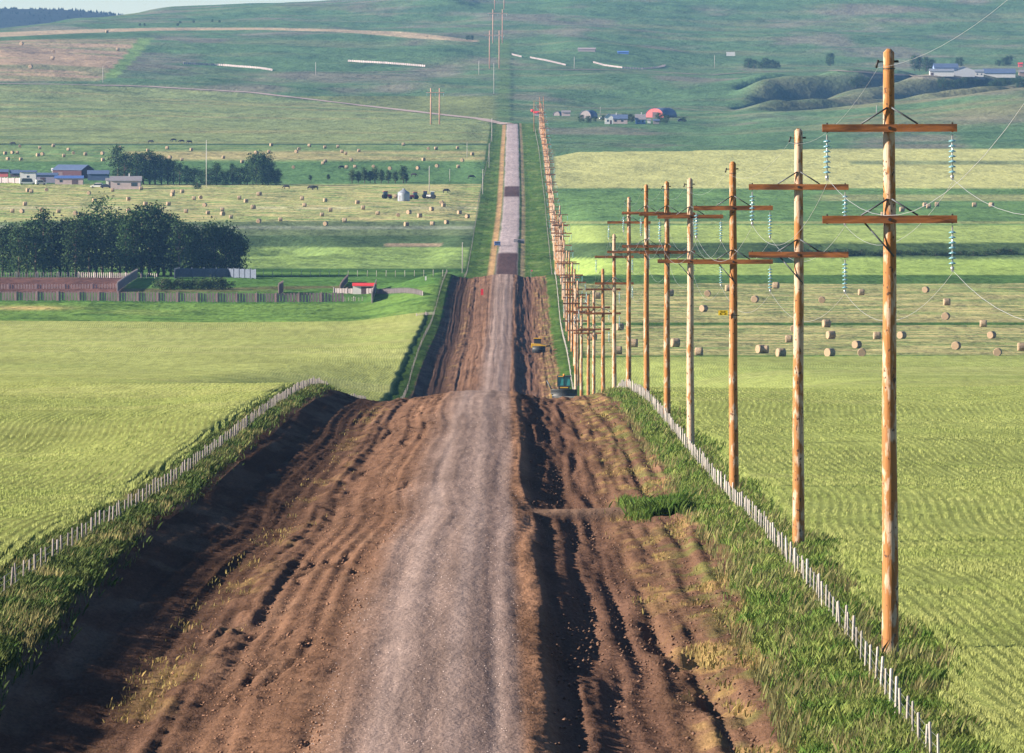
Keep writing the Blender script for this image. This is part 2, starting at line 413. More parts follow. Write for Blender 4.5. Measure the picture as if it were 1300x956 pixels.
# ================================================================== GROUND
def build_rows():
    ds = list(np.arange(0, 190, 12.0)); d = 190.0
    while d < 9500:
        ds.append(d)
        h = CZ - float(np.interp(d, DG, ROADG)); h = max(h, 14)
        st = .78 * 1.27 * d*d / (F*h)
        if d > 4400: st = .9*1.27*d/ (F*.055)
        if 740 < d < 1270: st = max(st, 3.0)
        d += min(st, 14)
    ds.append(9500.0)
    return np.array(ds)
ROWS = build_rows()
c_in = np.concatenate([np.arange(-19, -13.2, .22), np.arange(-13.2, 8.6, .125), np.arange(8.6, 15.01, .22)])
NS = 150
ts = np.linspace(0, 1, NS + 1)[1:]
tx = np.linspace(0, 1, 13)[1:]
def row_x(d):
    dr = drift(d)
    wl = max(.075*d - 19, 0) + 12; wr = max(.078*d - 15, 0) + 12
    ext = .14*d + 250
    L = dr - 19 - np.concatenate([wl*ts, wl + ext*tx**1.5]); R = dr + 15 + np.concatenate([wr*ts, wr + ext*tx**1.5])
    return np.concatenate([L[::-1], c_in + dr, R])
X = np.array([row_x(d) for d in ROWS]); D = np.repeat(ROWS[:, None], X.shape[1], 1)
nr, nc = X.shape
XR = X - drift(D)
PXL = col_of(X, D)
Z = H0(X, D)
PYL = row_of(Z, D)
cm = crop_mask(X, D)
nearf = 1 - sstep(1960, 1990, D)
# masks inside the right of way
wl_ = .7*fbm(D/9, D*0+1, 3, 51) ; wr_ = .9*fbm(D/8, D*0+7, 3, 57)
DEL = lambda d: np.interp(d, [200, 262, 350, 600, 2000], [-13.3, -13.6, -14.5, -14.6, -13.4])
DER = lambda d: np.interp(d, [200, 240, 272, 305, 450, 1000, 2000], [6.9, 7.1, 7.4, 8.1, 8.3, 8.1, 7.6])
dirt = sstep(-.25, .3, XR - DEL(D) + .6*wl_) * (1 - sstep(-.3, .35, XR - DER(D) + .6*wr_)) * nearf
gravel = sstep(-5.2, -2.8, XR + .5*fbm(X/1.2, D/40, 3, 61)) * (1 - sstep(.1, .9, XR + .4*fbm(X/1.2, D/40, 3, 63)))
nge = .35*fbm(X/2, D/60, 3, 66)
gfar = sstep(-5.4, -4.3, XR + nge) * (1 - sstep(.5, 1.3, XR + nge)) * sstep(1950, 1990, D) * (1 - sstep(4395, 4405, D))
cross0 = np.exp(-((D - 376 - 1.2*XR)/5.5)**4) * sstep(.9, 1.5, XR) * (1-sstep(6.5, 7.5, XR))
dirtonly = dirt * (1 - gravel) * (1 - .9*cross0)
# ---- relief of worked earth
vis = 1 - sstep(1990, 2050, D)
near = 1 - sstep(300, 1500, D) * .6
clod = fbm(X*2.6, D*1.9, 4, 71, .62)
lump = fbm(X*.9, D*.16, 4, 77)
rut = fbm((X + .5*fbm(X*0, D/60, 2, 81))*3.0, D/150, 3, 83)
furrow = np.sin((XR + .5*fbm(X*0, D/25, 3, 91))*2*PI/1.05)
left_slope = sstep(-10.5, -8.5, XR) * (1 - sstep(-4.8, -4.0, XR))
right_ditch = sstep(.9, 1.4, XR) * (1 - sstep(4.2, 4.8, XR))
right_flat = sstep(4.3, 4.8, XR)
crack = np.clip(1 - np.abs(fbm((X + .8*fbm(X/3, D/14, 2, 95))*.75, D/26, 2, 97))*9, 0, 1)
Z = Z + dirtonly * (.085*clod*near + .045*lump + .09*rut) 
Z = Z - dirtonly * left_slope * crack * .12 * sstep(-.15, .3, fbm(X/3, D/12, 3, 99))
fur = fbm((X + .4*fbm(X*0, D/30, 3, 91))*1.6, D/45, 3, 92)
Z = Z + dirtonly * right_ditch * (.15*fur + .02*furrow)
Z = Z + dirtonly * right_flat * .14*fbm((X + .3*fbm(X*0, D/24, 3, 93))*1.9, D/32, 3, 90)
Z = Z + dirt * gravel * (.03*rut + .008*clod + .02*np.sin((XR + .25*fbm(X*0, D/40, 2, 94))*2*PI/1.6))
Z = Z + dirt * sstep(.2, .7, XR) * (1-sstep(.9, 1.5, XR)) * .05 * (1 + .8*lump)      # windrow on the shoulder
Z = Z + dirt * sstep(-9.4, -8.7, XR)*(1 - sstep(-8.3, -7.6, XR)) * .16*(1+lump)
for (hx, hy, hr) in ((4.55, 268, .5), (4.5, 261, .5), (4.6, 254, .6), (5.1, 243, .5), (5.6, 246, .55), (5.3, 236, .5), (1.95, 262, .8), (2.0, 250, .9), (1.9, 240, .7), (5.4, 229, .8), (5.6, 224, .7)):
    Z = Z - .30*np.exp(-(((XR - hx)/(.36*hr/.5))**2 + ((D - hy)/(3.2*hr/.5))**2))
Z = Z + cm * .28 + cm*.05*fbm(X/1.5, D/4, 2, 101)
grassy = (1 - dirt) * (1 - cm)
Z = Z + grassy * .07*fbm(X*1.2, D*.7, 3, 105) * (1 - sstep(1200, 2000, D))

# ---- what grows or lies where (surface colours; the right-hand ditch has shade painted in)
ALB = np.zeros((nr, nc, 3)); KIND = np.zeros((nr, nc, 3))
def paint(mask, c, crop=0, stub=0, dr=0):
    m = np.clip(mask, 0, 1)[..., None]
    ALB[:] = ALB*(1-m) + np.array(c)*m
    KIND[:] = KIND*(1-m) + np.array((dr, crop, stub), float)*m
def bandy(a, b, e=.8):
    return sstep(a - e, a + e, PYL) * (1 - sstep(b - e, b + e, PYL))
def bx(a, b, e=2.0):
    return sstep(a - e, a + e, PXL) * (1 - sstep(b - e, b + e, PXL))
LEFT = 1 - sstep(-16.2, -15.4, XR); RIGHT = sstep(10.4, 11.2, XR)
farr = sstep(1990, 2010, D)
LEFTF = np.where(D > 1990, 1 - sstep(-13.6, -12.8, XR), LEFT)
n1 = fbm(X/60, D/200, 4, 111); n2 = fbm(X/25, D/40, 4, 113); n3 = fbm(X/200, D/300, 3, 115)
n4 = fbm(X/160, D/90, 4, 117); n5 = fbm(X/9, D/25, 3, 119)
PASTURE = (.085, .155, .078)
ALB[:] = PASTURE
paint(sstep(0, .5, n4)*.75, (.145, .175, .10))
paint(sstep(0, .45, n1)*.65, (.185, .16, .14))
paint(sstep(.15, .5, fbm(X/80, D/60, 4, 131))*.6, (.055, .115, .065))
upl = sstep(4300, 4500, D)
# left of the road, from far to near
dl = 1 - sstep(620, 640, PXL)
paint(bandy(122, 184)*dl*sstep(3300, 3500, D)*(1-sstep(0, 3, PYL*0 + 0)), (.15, .18, .075))
trk = np.interp(PXL, [-700, 0, 110, 320, 460, 560, 625], [98, 107, 108, 118.5, 135, 146, 155.5])
olive = dl * sstep(-1, 1, PYL - trk) * (1 - sstep(182, 184, PYL)) * sstep(2900, 3000, D)
paint(olive, (.19, .235, .105)); paint(olive*sstep(0, .4, fbm(X/150, D/40, 4, 133))*.7, (.23, .22, .105)); paint(olive*sstep(.1, .5, fbm(X/120, D/50, 3, 135))*.6, (.09, .15, .07))
hill_l = dl * (1 - sstep(-1, 1, PYL - trk)) * upl
tan_f = hill_l * (PXL < np.interp(PYL, [40, 48, 70, 100, 104], [190, 180, 160, 132, 128])) * sstep(48, 52, PYL) * (1 - sstep(101, 104, PYL))
paint(tan_f, (.34, .25, .17)); paint(tan_f*sstep(0, .35, fbm(X/130, D/45, 4, 137))*.75, (.17, .20, .10))
edge_g = hill_l * (np.abs(PXL - np.interp(PYL, [40, 48, 70, 100, 104], [200, 186, 168, 138, 134])) < 9) * sstep(46, 50, PYL) * (1 - sstep(98, 100, PYL))
paint(edge_g, (.16, .25, .09))
yc = np.interp(PXL, [-200, 0, 110, 200, 330, 420, 500, 560, 600], [46, 44, 39.5, 37, 36.5, 38.5, 43, 48, 52]); hw = np.interp(PXL, [0, 200, 330, 450, 520, 600], [3.2, 2.0, 1.5, 2.0, 4.0, 1.5])
paint(hill_l * (1 - sstep(.75, 1.1, np.abs(PYL - yc)/hw)) * (PXL < 605), (.38, .30, .20))
paint(hill_l * (1 - sstep(.6, 1.2, np.abs(PYL - yc - 6)/2.2)) * (PXL < 190), (.07, .13, .06))
stub1 = dl * bandy(183, 206) * sstep(3000, 3100, D) * LEFTF
paint(stub1, (.10, .19, .075), stub=.25); paint(dl*bandy(192, 203, 2)*LEFTF*sstep(3000, 3100, D)*sstep(150, 170, PXL)*sstep(-.5, .1, n4)*.8, (.33, .28, .14), stub=.4)
paint(dl*bandy(205, 234)*LEFTF*sstep(2900, 3000, D), (.085, .165, .065))
paint(dl*bandy(182.4, 184.2, .4)*LEFTF*sstep(3000, 3100, D), (.05, .09, .05))
paint(dl*bandy(234, 281)*LEFTF*sstep(2500, 2700, D), (.17, .25, .085), stub=.85)
paint(dl*bandy(262, 266)*LEFTF*sstep(2500, 2700, D)*.6*sstep(-.3, .2, n5), (.50, .45, .30))
paint(dl*bandy(232.5, 235.5)*LEFTF*sstep(2700, 2900, D)*bx(0, 25), (.33, .40, .12))
paint(dl*bandy(281, 300)*LEFTF*sstep(2400, 2500, D), (.11, .15, .075)); paint(dl*bandy(287, 291)*LEFTF*sstep(2400, 2500, D)*.8, (.22, .25, .19))
paint(dl*bandy(299, 314)*LEFTF*sstep(2300, 2400, D), (.06, .10, .045))
paint(dl*bandy(309, 313, .6)*LEFTF*sstep(2300, 2400, D)*bx(490, 560)*.8, (.30, .22, .16))
paint(dl*bandy(314, 341)*LEFTF*sstep(2150, 2250, D), (.20, .29, .09)); 
paint(dl*bandy(314, 341)*LEFTF*sstep(2150, 2250, D)*sstep(0, .3, fbm(X/5+D/25, D/30, 3, 141))*.5, (.11, .17, .07))
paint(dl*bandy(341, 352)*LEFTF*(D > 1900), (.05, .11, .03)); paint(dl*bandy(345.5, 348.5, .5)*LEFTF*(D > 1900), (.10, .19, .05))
paint(dl*bandy(352, 389)*LEFTF*(D > 1800)*(D < 2200), (.075, .16, .04))
paint(dl*bandy(352, 372)*bx(-300, 158)*(D > 1800)*(D < 2300)*LEFTF, (.125, .066, .058))
paint(dl*bandy(363, 371)*bx(150, 455, 10)*(D > 1800)*(D < 2300)*LEFTF*sstep(-.3, .2, n2)*.7, (.13, .09, .06))
paint(dl*bandy(387, 393)*bx(290, 520)*(D > 1700)*LEFTF*.5, (.11, .09, .05))
pas = LEFT * (D > 1722) * (D < 1870)
paint(pas, (.12, .21, .05)); paint(pas*sstep(0, .4, n2)*.6, (.21, .27, .08)); paint(pas*sstep(.15, .5, fbm(X/14, D/8, 3, 143))*.7, (.05, .11, .03))
paint(pas*np.exp(-(((PXL-35)/50)**2 + ((PYL-391)/2.5)**2)), (.42, .32, .14))
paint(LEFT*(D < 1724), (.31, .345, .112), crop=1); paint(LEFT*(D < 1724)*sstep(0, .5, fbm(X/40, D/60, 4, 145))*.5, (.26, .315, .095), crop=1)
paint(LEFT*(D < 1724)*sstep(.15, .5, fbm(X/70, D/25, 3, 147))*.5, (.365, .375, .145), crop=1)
# right of the road
dr_ = RIGHT
paint(dr_*bandy(189, 246)*(D > 2700)*(D < 3900)*sstep(700, 706, PXL)*(PYL > np.interp(PXL, [640, 700, 735, 1000, 1120, 1300], [260, 200, 193, 190, 188, 187])), (.40, .41, .17), crop=.3)
paint(dr_*bandy(204, 209)*(D > 2700)*(D < 3900)*bx(1080, 1500)*.9, (.16, .2, .10))
paint(dr_*(D > 2700)*(D < 3900)*(1-sstep(700, 706, PXL))*bandy(189, 246), (.12, .15, .075))
paint(dr_*bandy(239, 287)*(D > 2450)*(D < 3300), (.11, .20, .07)); paint(dr_*bandy(239, 287)*(D > 2450)*(D < 3300)*sstep(0, .4, n4)*.8, (.07, .14, .06))
paint(dr_*bandy(247, 255, 1)*(D > 2450)*(D < 3300)*bx(1040, 1400, 20)*.9, (.25, .27, .12))
paint(dr_*bandy(281, 284)*(D > 2450)*(D < 3300)*.8, (.28, .30, .12))
paint(dr_*bandy(286, 311)*(D > 2250)*(D < 3000), (.27, .35, .11), crop=.3)
paint(dr_*bandy(308, 328)*(D > 2150)*(D < 2500)*sstep(-20, 40, PXL - 700), (.06, .10, .04))  # dark green for the ditch shrubs, with the ditch's shade painted in
paint(dr_*bandy(328, 351)*(D > 1900)*(D < 2400), (.26, .36, .10), crop=.3)
paint(dr_*bandy(349, 361)*(D > 1850)*(D < 2100), (.065, .13, .04))
st2 = dr_*(D > 1418)*(PYL > 360)*(D < 2100)
paint(st2, (.17, .22, .085), stub=.65); paint(st2*sstep(0, .5, n4)*.5, (.28, .26, .12), stub=.6)
paint(st2*bandy(404, 409.5)*.8, (.22, .21, .10), stub=.2)
paint(st2*bandy(409.5, 413, .5), (.05, .11, .03)); paint(st2*bandy(451, 456, .8), (.10, .18, .05))
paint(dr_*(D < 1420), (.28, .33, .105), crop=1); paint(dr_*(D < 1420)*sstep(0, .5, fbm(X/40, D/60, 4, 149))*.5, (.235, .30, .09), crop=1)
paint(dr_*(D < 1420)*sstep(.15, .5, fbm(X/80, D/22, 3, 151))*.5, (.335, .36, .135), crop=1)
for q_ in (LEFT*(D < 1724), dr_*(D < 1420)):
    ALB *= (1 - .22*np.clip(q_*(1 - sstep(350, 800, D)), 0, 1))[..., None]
# the band between the fences
verge = (1 - LEFTF) * (1 - RIGHT) * (D < 4420)
VG = (.06, .11, .024)
paint(verge, VG); paint(verge*sstep(0, .5, fbm(X/3, D/12, 4, 153))*.6, (.14, .18, .06)); paint(verge*sstep(.1, .6, fbm(X/2, D/6, 3, 155))*.6, (.04, .085, .02))
paint(verge*farr*sstep(-7.5, -6.5, XR)*(1-sstep(-5.6, -5.0, XR)), (.34, .22, .11))
paint(verge*farr*sstep(1.4, 1.8, XR)*(1-sstep(2.2, 3.2, XR))*.9, (.33, .25, .14))
paint(grassy*(D < 1990)*sstep(9.3, 10, XR)*(1-sstep(12.6, 13.2, XR))*(1-cm)*RIGHT, (.07, .125, .028))
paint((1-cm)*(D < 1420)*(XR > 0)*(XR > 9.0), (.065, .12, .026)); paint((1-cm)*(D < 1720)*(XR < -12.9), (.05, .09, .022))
# worked earth
SOIL = np.array((.155, .089, .060)); TOPS = np.array((.095, .055, .042)); GRAV = np.array((.24, .176, .153))
paint(dirt, SOIL, dr=1)
paint(dirt*sstep(-.1, .5, fbm(X/1.6, D/22, 4, 161))*.5, (.15, .085, .058), dr=1)
paint(dirt*sstep(0, .5, fbm(X/.9, D/14, 4, 163))*.4, (.21, .13, .09), dr=1)
paint(dirt*(1 - sstep(-9.4, -7.4, XR + 1.2*lump)), (.085, .05, .036), dr=1)
paint(dirt*sstep(.9, 1.5, XR + .3*lump)*(1 - sstep(3.9, 4.8, XR + .4*lump)), (.125, .072, .052), dr=1)
paint(dirt*sstep(3.9, 4.8, XR + .4*lump)*.75, (.135, .078, .052), dr=1)
paint(dirt*sstep(4.2, 5.4, XR)*sstep(.05, .45, fbm(X/1.0, D/5, 4, 165))*.75, (.30, .20, .085), dr=1)
paint(dirt*sstep(5.2, 7.2, XR + .8*fbm(X, D/6, 3, 168))*sstep(-.1, .4, fbm(X/.8, D/4, 4, 167))*.7, (.13, .15, .045), dr=1)
paint(dirt*sstep(-10.5, -9.6, XR)*(1-sstep(-8.8, -8.2, XR))*sstep(.05, .45, fbm(X/1.2, D/8, 4, 169))*.5, (.22, .15, .065), dr=1)
paint(dirt*(1-sstep(-12.2, -11.4, XR))*sstep(-.2, .4, fbm(X/1.2, D/8, 4, 170))*.6, (.15, .105, .075), dr=1)
paint(dirt*crack*left_slope*.6, (.07, .045, .035), dr=1)
gr = dirt*gravel
paint(gr, GRAV, dr=1); paint(gr*sstep(-.1, .4, rut)*.5, (.165, .118, .102), dr=1); paint(gr*sstep(0, .5, fbm(X*2, D/160, 3, 171))*.3, (.31, .245, .225), dr=1)
paint(gr*sstep(-1.0, -.2, XR)*.35*sstep(-.3, .3, rut), (.22, .16, .145), dr=1)
paint(dirt*sstep(.2, .7, XR)*(1-sstep(1.0, 1.5, XR)), (.24, .135, .085), dr=1)
paint(gfar, (.36, .30, .305), dr=1)
for a, b in ((2180, 2432), (3045, 3185)):
    paint(gfar*sstep(a, a+6, D)*(1-sstep(b-6, b, D)), (.085, .052, .05), dr=1)
cross = np.exp(-((D - 376 - 1.2*XR)/4.5)**4) * sstep(.9, 1.5, XR) * (1-sstep(6.5, 7.5, XR))
paint(cross*dirt, (.25, .165, .12), dr=1)
paint(dirt*(1-gravel)*sstep(.0, .35, fbm(X/2.8, D/38, 4, 175))*.45, (.085, .05, .035), dr=1)
for xw, ww_ in ((-3.05, .30), (-1.35, .30), (-.55, .22), (.12, .14)):
    xx_ = XR - xw - .22*fbm(X*0, D/55, 3, int(180 + xw*10))
    paint(gr*np.exp(-(xx_/ww_)**2)*.42, (.155, .112, .10) if xw > -1 else (.29, .225, .205), dr=1)
# lighter straw tints and dark bushes on the coulee sides
cou = sstep(4650, 4850, D)*(1-sstep(5300, 5450, D))*sstep(930, 980, PXL)
paint(cou*.7, (.13, .12, .075)); paint(cou*sstep(.1, .4, n2)*.6, (.05, .09, .05))
rid = sstep(3950, 4300, D)*(1-sstep(4750, 4850, D))*sstep(1000, 1100, PXL)
paint(rid*sstep(-.4, .3, n4)*.6, (.19, .18, .10))
farmyard = np.exp(-(((PXL-1190)/90)**2 + ((PYL-97.5)/2.2)**2)) * (D > 5300)
paint(farmyard*.8, (.32, .27, .22))
paint(np.exp(-(((PXL-640)/9)**4))*sstep(4450, 4500, D)*(1-sstep(6400, 6600, D))*.6, (.10, .16, .055))
paint(np.exp(-(((PXL-650)/3)**2))*sstep(4450, 4500, D)*(1-sstep(6400, 6600, D))*sstep(-.3, .2, n5)*.8, (.04, .07, .04))

idx = np.arange(nr*nc).reshape(nr, nc)
CO = np.stack([X, D, Z], -1).reshape(-1, 3)
A2 = np.concatenate([ALB.reshape(-1, 3), np.ones((nr*nc, 1))], 1).astype(np.float32)
K2 = np.concatenate([KIND.reshape(-1, 3), np.ones((nr*nc, 1))], 1).astype(np.float32)
quads = np.stack([idx[:-1, :-1], idx[:-1, 1:], idx[1:, 1:], idx[1:, :-1]], -1)
qx = .5*(XR[:-1, :-1] + XR[:-1, 1:]); qd = .5*(D[:-1, :-1] + D[1:, :-1])
qpx = PXL[:-1, :-1]
road_q = (qx > -13.9) & (qx < 8.2) & (qd < 1975)
gfar_q = (qx > -5.05) & (qx < 1.2) & (qd >= 1975) & (qd < 4402)
cropl_q = (qx < -17.0) & (qd < 1726); cropr_q = (qx > 12.9) & (qd < 1420)
def piece(name, q, label, kind='structure'):
    f = quads[q]; u, inv = np.unique(f.ravel(), return_inverse=True)
    o = npmesh(name, CO[u], inv.reshape(-1, 4), TERR, smooth=True)
    a = o.data.attributes.new('alb', 'FLOAT_COLOR', 'POINT'); a.data.foreach_set('color', A2[u].ravel())
    a = o.data.attributes.new('kind', 'FLOAT_COLOR', 'POINT'); a.data.foreach_set('color', K2[u].ravel())
    return tag(o, label, name.replace('_', ' '), kind=kind)
piece('dirt_road', road_q, 'wide dirt road under reconstruction with a gravel crown and brown earth shoulders')
piece('gravel_road', gfar_q, 'pale gravel road climbing the far side of the valley with two dark patches')
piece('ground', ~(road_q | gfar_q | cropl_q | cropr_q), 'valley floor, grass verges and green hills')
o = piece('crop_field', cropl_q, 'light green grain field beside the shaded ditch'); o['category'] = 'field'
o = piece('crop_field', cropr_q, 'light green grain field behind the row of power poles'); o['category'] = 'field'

# ================================================================== BLADES
def blades(name, x, d, hgt, wid, m, label, cat, lean=.35, zoff=None, kind='stuff'):
    n = len(x)
    z = H0(x, d)
    if zoff is not None: z = z + zoff
    az = RNG.uniform(0, 2*PI, n); ln = RNG.normal(0, lean, (n, 2)) * hgt[:, None] + np.array((.18, .05))*hgt[:, None]
    ux = np.cos(az)*wid/2; uy = np.sin(az)*wid/2
    P0 = np.stack([x - ux, d - uy, z - .05], 1); P1 = np.stack([x + ux, d + uy, z - .05], 1)
    P2 = np.stack([x + ln[:, 0]*.4 + ux*.8, d + ln[:, 1]*.4 + uy*.8, z + hgt*.6], 1); P3 = np.stack([x + ln[:, 0], d + ln[:, 1], z + hgt], 1)
    V = np.stack([P0, P1, P2, P3], 1).reshape(-1, 3); i = np.arange(n)*4
    Fc = np.stack([i, i+1, i+2, i+3], 1)
    o = npmesh(name, V, Fc, m)
    return tag(o, label, cat, kind=kind)
def sample_d(n, d0, d1):     # density falls with the square of the distance
    u = RNG.uniform(0, 1, n); return 1/(1/d0 - u*(1/d0 - 1/d1))
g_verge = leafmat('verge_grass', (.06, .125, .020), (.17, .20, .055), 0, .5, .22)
g_bank = leafmat('shade_tinted_bank_grass', (.028, .064, .012), (.085, .105, .032), 0, .45, .10)  # darker than the verge grass: shade of the bank put into the colour
g_crop = leafmat('grain_blades', (.25, .30, .09), (.31, .34, .12), 0, .12, .3, .08)
g_dry = leafmat('dry_grass', (.27, .19, .075), (.15, .14, .05), 0, .5, .3)
n = 220000
d = sample_d(n, 188, 800); x = RNG.uniform(6.2, 13.4, n)
jit = .9*fbm(d/8, d*0+7, 3, 57)
e = crop_edge_right(d)
rel = x + .6*jit - DER(d)
tuft_ = sstep(-.35, .15, fbm(x/.8, d/4, 3, 207))
keep = (x < e + .25) & (RNG.uniform(0, 1, n) < .015*(rel > -.6) + .985*sstep(-.05, .5, rel)) & (RNG.uniform(0, 1, n) < .25 + .75*tuft_)
x, d = x[keep], d[keep]
tall = .5 + .5*sstep(-.3, .4, fbm(x/1.5, d/6, 3, 201))
blades('tall_grass', x, d, (.06 + .24*tall)*RNG.uniform(.4, 1.6, len(x)), .014 + .00006*d, g_verge, 'long green grass along the fence below the power poles', 'grass')
n = 170000
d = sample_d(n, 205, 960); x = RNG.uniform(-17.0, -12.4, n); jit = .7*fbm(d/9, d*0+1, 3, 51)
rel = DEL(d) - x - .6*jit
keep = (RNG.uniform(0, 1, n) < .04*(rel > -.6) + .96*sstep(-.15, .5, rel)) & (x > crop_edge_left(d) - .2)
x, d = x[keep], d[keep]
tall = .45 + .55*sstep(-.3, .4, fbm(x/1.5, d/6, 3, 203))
blades('tall_grass', x, d, (.08 + .24*tall)*RNG.uniform(.4, 1.5, len(x)), .015 + .00006*d, g_bank, 'long grass with shade in its colour on the shaded bank beside the weathered fence', 'grass')
# dry stems and seed heads among the green
g_stem = leafmat('dry_stems', (.24, .20, .09), (.14, .16, .06), 0, .5, .3)
n = 26000
d = sample_d(n, 190, 800); x = RNG.uniform(6.6, 12.6, n); keep = (fbm(x/.9, d/7, 3, 211) > .05) & (x > DER(d) - .5) & (x < crop_edge_right(d) + .1); x, d = x[keep], d[keep]
blades('dry_stems', x, d, .42*RNG.uniform(.5, 1.4, len(x)), .008 + .00005*d, g_stem, 'dry seed stems standing up through the grass under the power poles', 'grass', lean=.2)
n = 30000
d = sample_d(n, 205, 940); x = RNG.uniform(-16.6, -13.2, n); keep = (fbm(x/.9, d/7, 3, 213) > .0) & (x < DEL(d) + .1); x, d = x[keep], d[keep]
blades('dry_stems', x, d, .33*RNG.uniform(.5, 1.4, len(x)), .008 + .00005*d, g_stem, 'dry seed stems standing up through the grass on the shaded bank', 'grass', lean=.2)
# grass growing on the earth crossing and tufts in the dirt
n = 14000
x = 6.9 + RNG.normal(0, .5, n); d = 371 + 1.2*x + RNG.normal(0, 3.2, n)
x = np.concatenate([x, 5.6 + RNG.normal(0, .3, 1200)]); d = np.concatenate([d, 386 + RNG.normal(0, 1.5, 1200)])
kk = fbm(x/.5, d/2.5, 3, 215) > -.15; x = x[kk]; d = d[kk]; n = len(x)
blades('grass_clump', x, d, .8*(.6 + .5*fbm(x/.5, d/3, 2, 216))*RNG.uniform(.3, 1.25, len(x)), np.full(len(x), .032), leafmat('clump_grass', (.042, .10, .015), (.12, .17, .04), 0, .6, .35), 'thick dark green grass clump at the end of the earth crossing', 'grass')
n = 13000
d = sample_d(n, 196, 640); x = RNG.uniform(4.2, 7.8, n)
keep = fbm(x/1.0, d/5, 4, 165) + .35*(x-6)/2 > .26
x, d = x[keep], d[keep]
blades('dry_grass', x, d, .10*RNG.uniform(.5, 1.8, len(x)), .025 + .00008*d, g_dry, 'scattered dry grass stalks on the bare soil', 'grass')
n = 2600
d = sample_d(n, 220, 640); x = RNG.uniform(-10.6, -8.0, n); keep = fbm(x/1.2, d/8, 4, 169) > .05
x, d = x[keep], d[keep]
blades('dry_grass', x, d, .10*RNG.uniform(.5, 1.8, len(x)), .025 + .00008*d, g_dry, 'straw coloured stalks along the foot of the embankment', 'grass')
def rows_of_crop(name, side, n, label):
    d = sample_d(n, 188, 1150)
    if side > 0:
        e = crop_edge_right(d); x = e + .1 + RNG.uniform(0, 1, n)*(.0635*d + 1.5 - e)
    else:
        e = crop_edge_left(d); x = e - .1 - RNG.uniform(0, 1, n)*np.maximum(.0615*d + 1.5 + e, 0.0)
    wob = .8*np.sin(d/38) + .4*np.sin(d/17 + 1.0)
    r = .42
    u = (x + wob)/r; x = (np.round(u) + RNG.normal(0, .12, n))*r - wob
    ok = (np.abs(x) < 80)
    x, d = x[ok], d[ok]
    blades(name, x, d, .17*RNG.uniform(.6, 1.2, len(x))*(1 - .75*sstep(500, 1150, d)), .016 + .00006*d, g_crop, label, 'grain', lean=.22, zoff=.20 + .06*vnoise(x/2, d/5, 303))
rows_of_crop('standing_grain', 1, 330000, 'standing green grain in drilled rows beside the power poles')
rows_of_crop('standing_grain', -1, 200000, 'standing green grain in drilled rows beside the shaded bank')

# stones and clods lying on the earth
def clods(name, n, xa, xb, m, label, smin, smax):
    d = sample_d(n, 196, 700); x = RNG.uniform(xa, xb, n)
    s = smin + (smax - smin)*RNG.uniform(0, 1, n)**4
    z = H0(x, d) + s*.15
    base = np.array([(1, 0, 0), (-1, 0, 0), (0, 1, 0), (0, -1, 0), (0, 0, 1), (0, 0, -1)], float)
    V = base[None]*RNG.uniform(.5, 1, (n, 6, 1))*s[:, None, None]*np.array((1, 1.1, .7))
    a = RNG.uniform(0, 2*PI, n); ca, sa = np.cos(a)[:, None], np.sin(a)[:, None]
    vx = V[..., 0]*ca - V[..., 1]*sa; vy = V[..., 0]*sa + V[..., 1]*ca
    V = np.stack([vx + x[:, None], vy + d[:, None], V[..., 2] + z[:, None]], -1).reshape(-1, 3)
    t = np.array([(0, 2, 4), (2, 1, 4), (1, 3, 4), (3, 0, 4), (2, 0, 5), (1, 2, 5), (3, 1, 5), (0, 3, 5)])
    Fc = (np.arange(n)[:, None, None]*6 + t[None]).reshape(-1, 3)
    return tag(npmesh(name, V, Fc, m), label, 'soil clods', kind='stuff')
clods('soil_clods', 9000, -9.5, -4.4, mat('clod_soil', (.19, .105, .068), .95, .3, 3), 'loose brown clods on the sunlit embankment slope', .01, .08)
clods('soil_clods', 7000, 1.0, 7.6, mat('dark_clod_soil', (.13, .075, .052), .95, .3, 3), 'loose dark clods over the torn soil between road and fence', .012, .10)
clods('gravel_stones', 7000, -4.8, .9, mat('stone', (.42, .34, .32), .9, .3, 3), 'small loose stones on the gravel crown of the road', .008, .035)

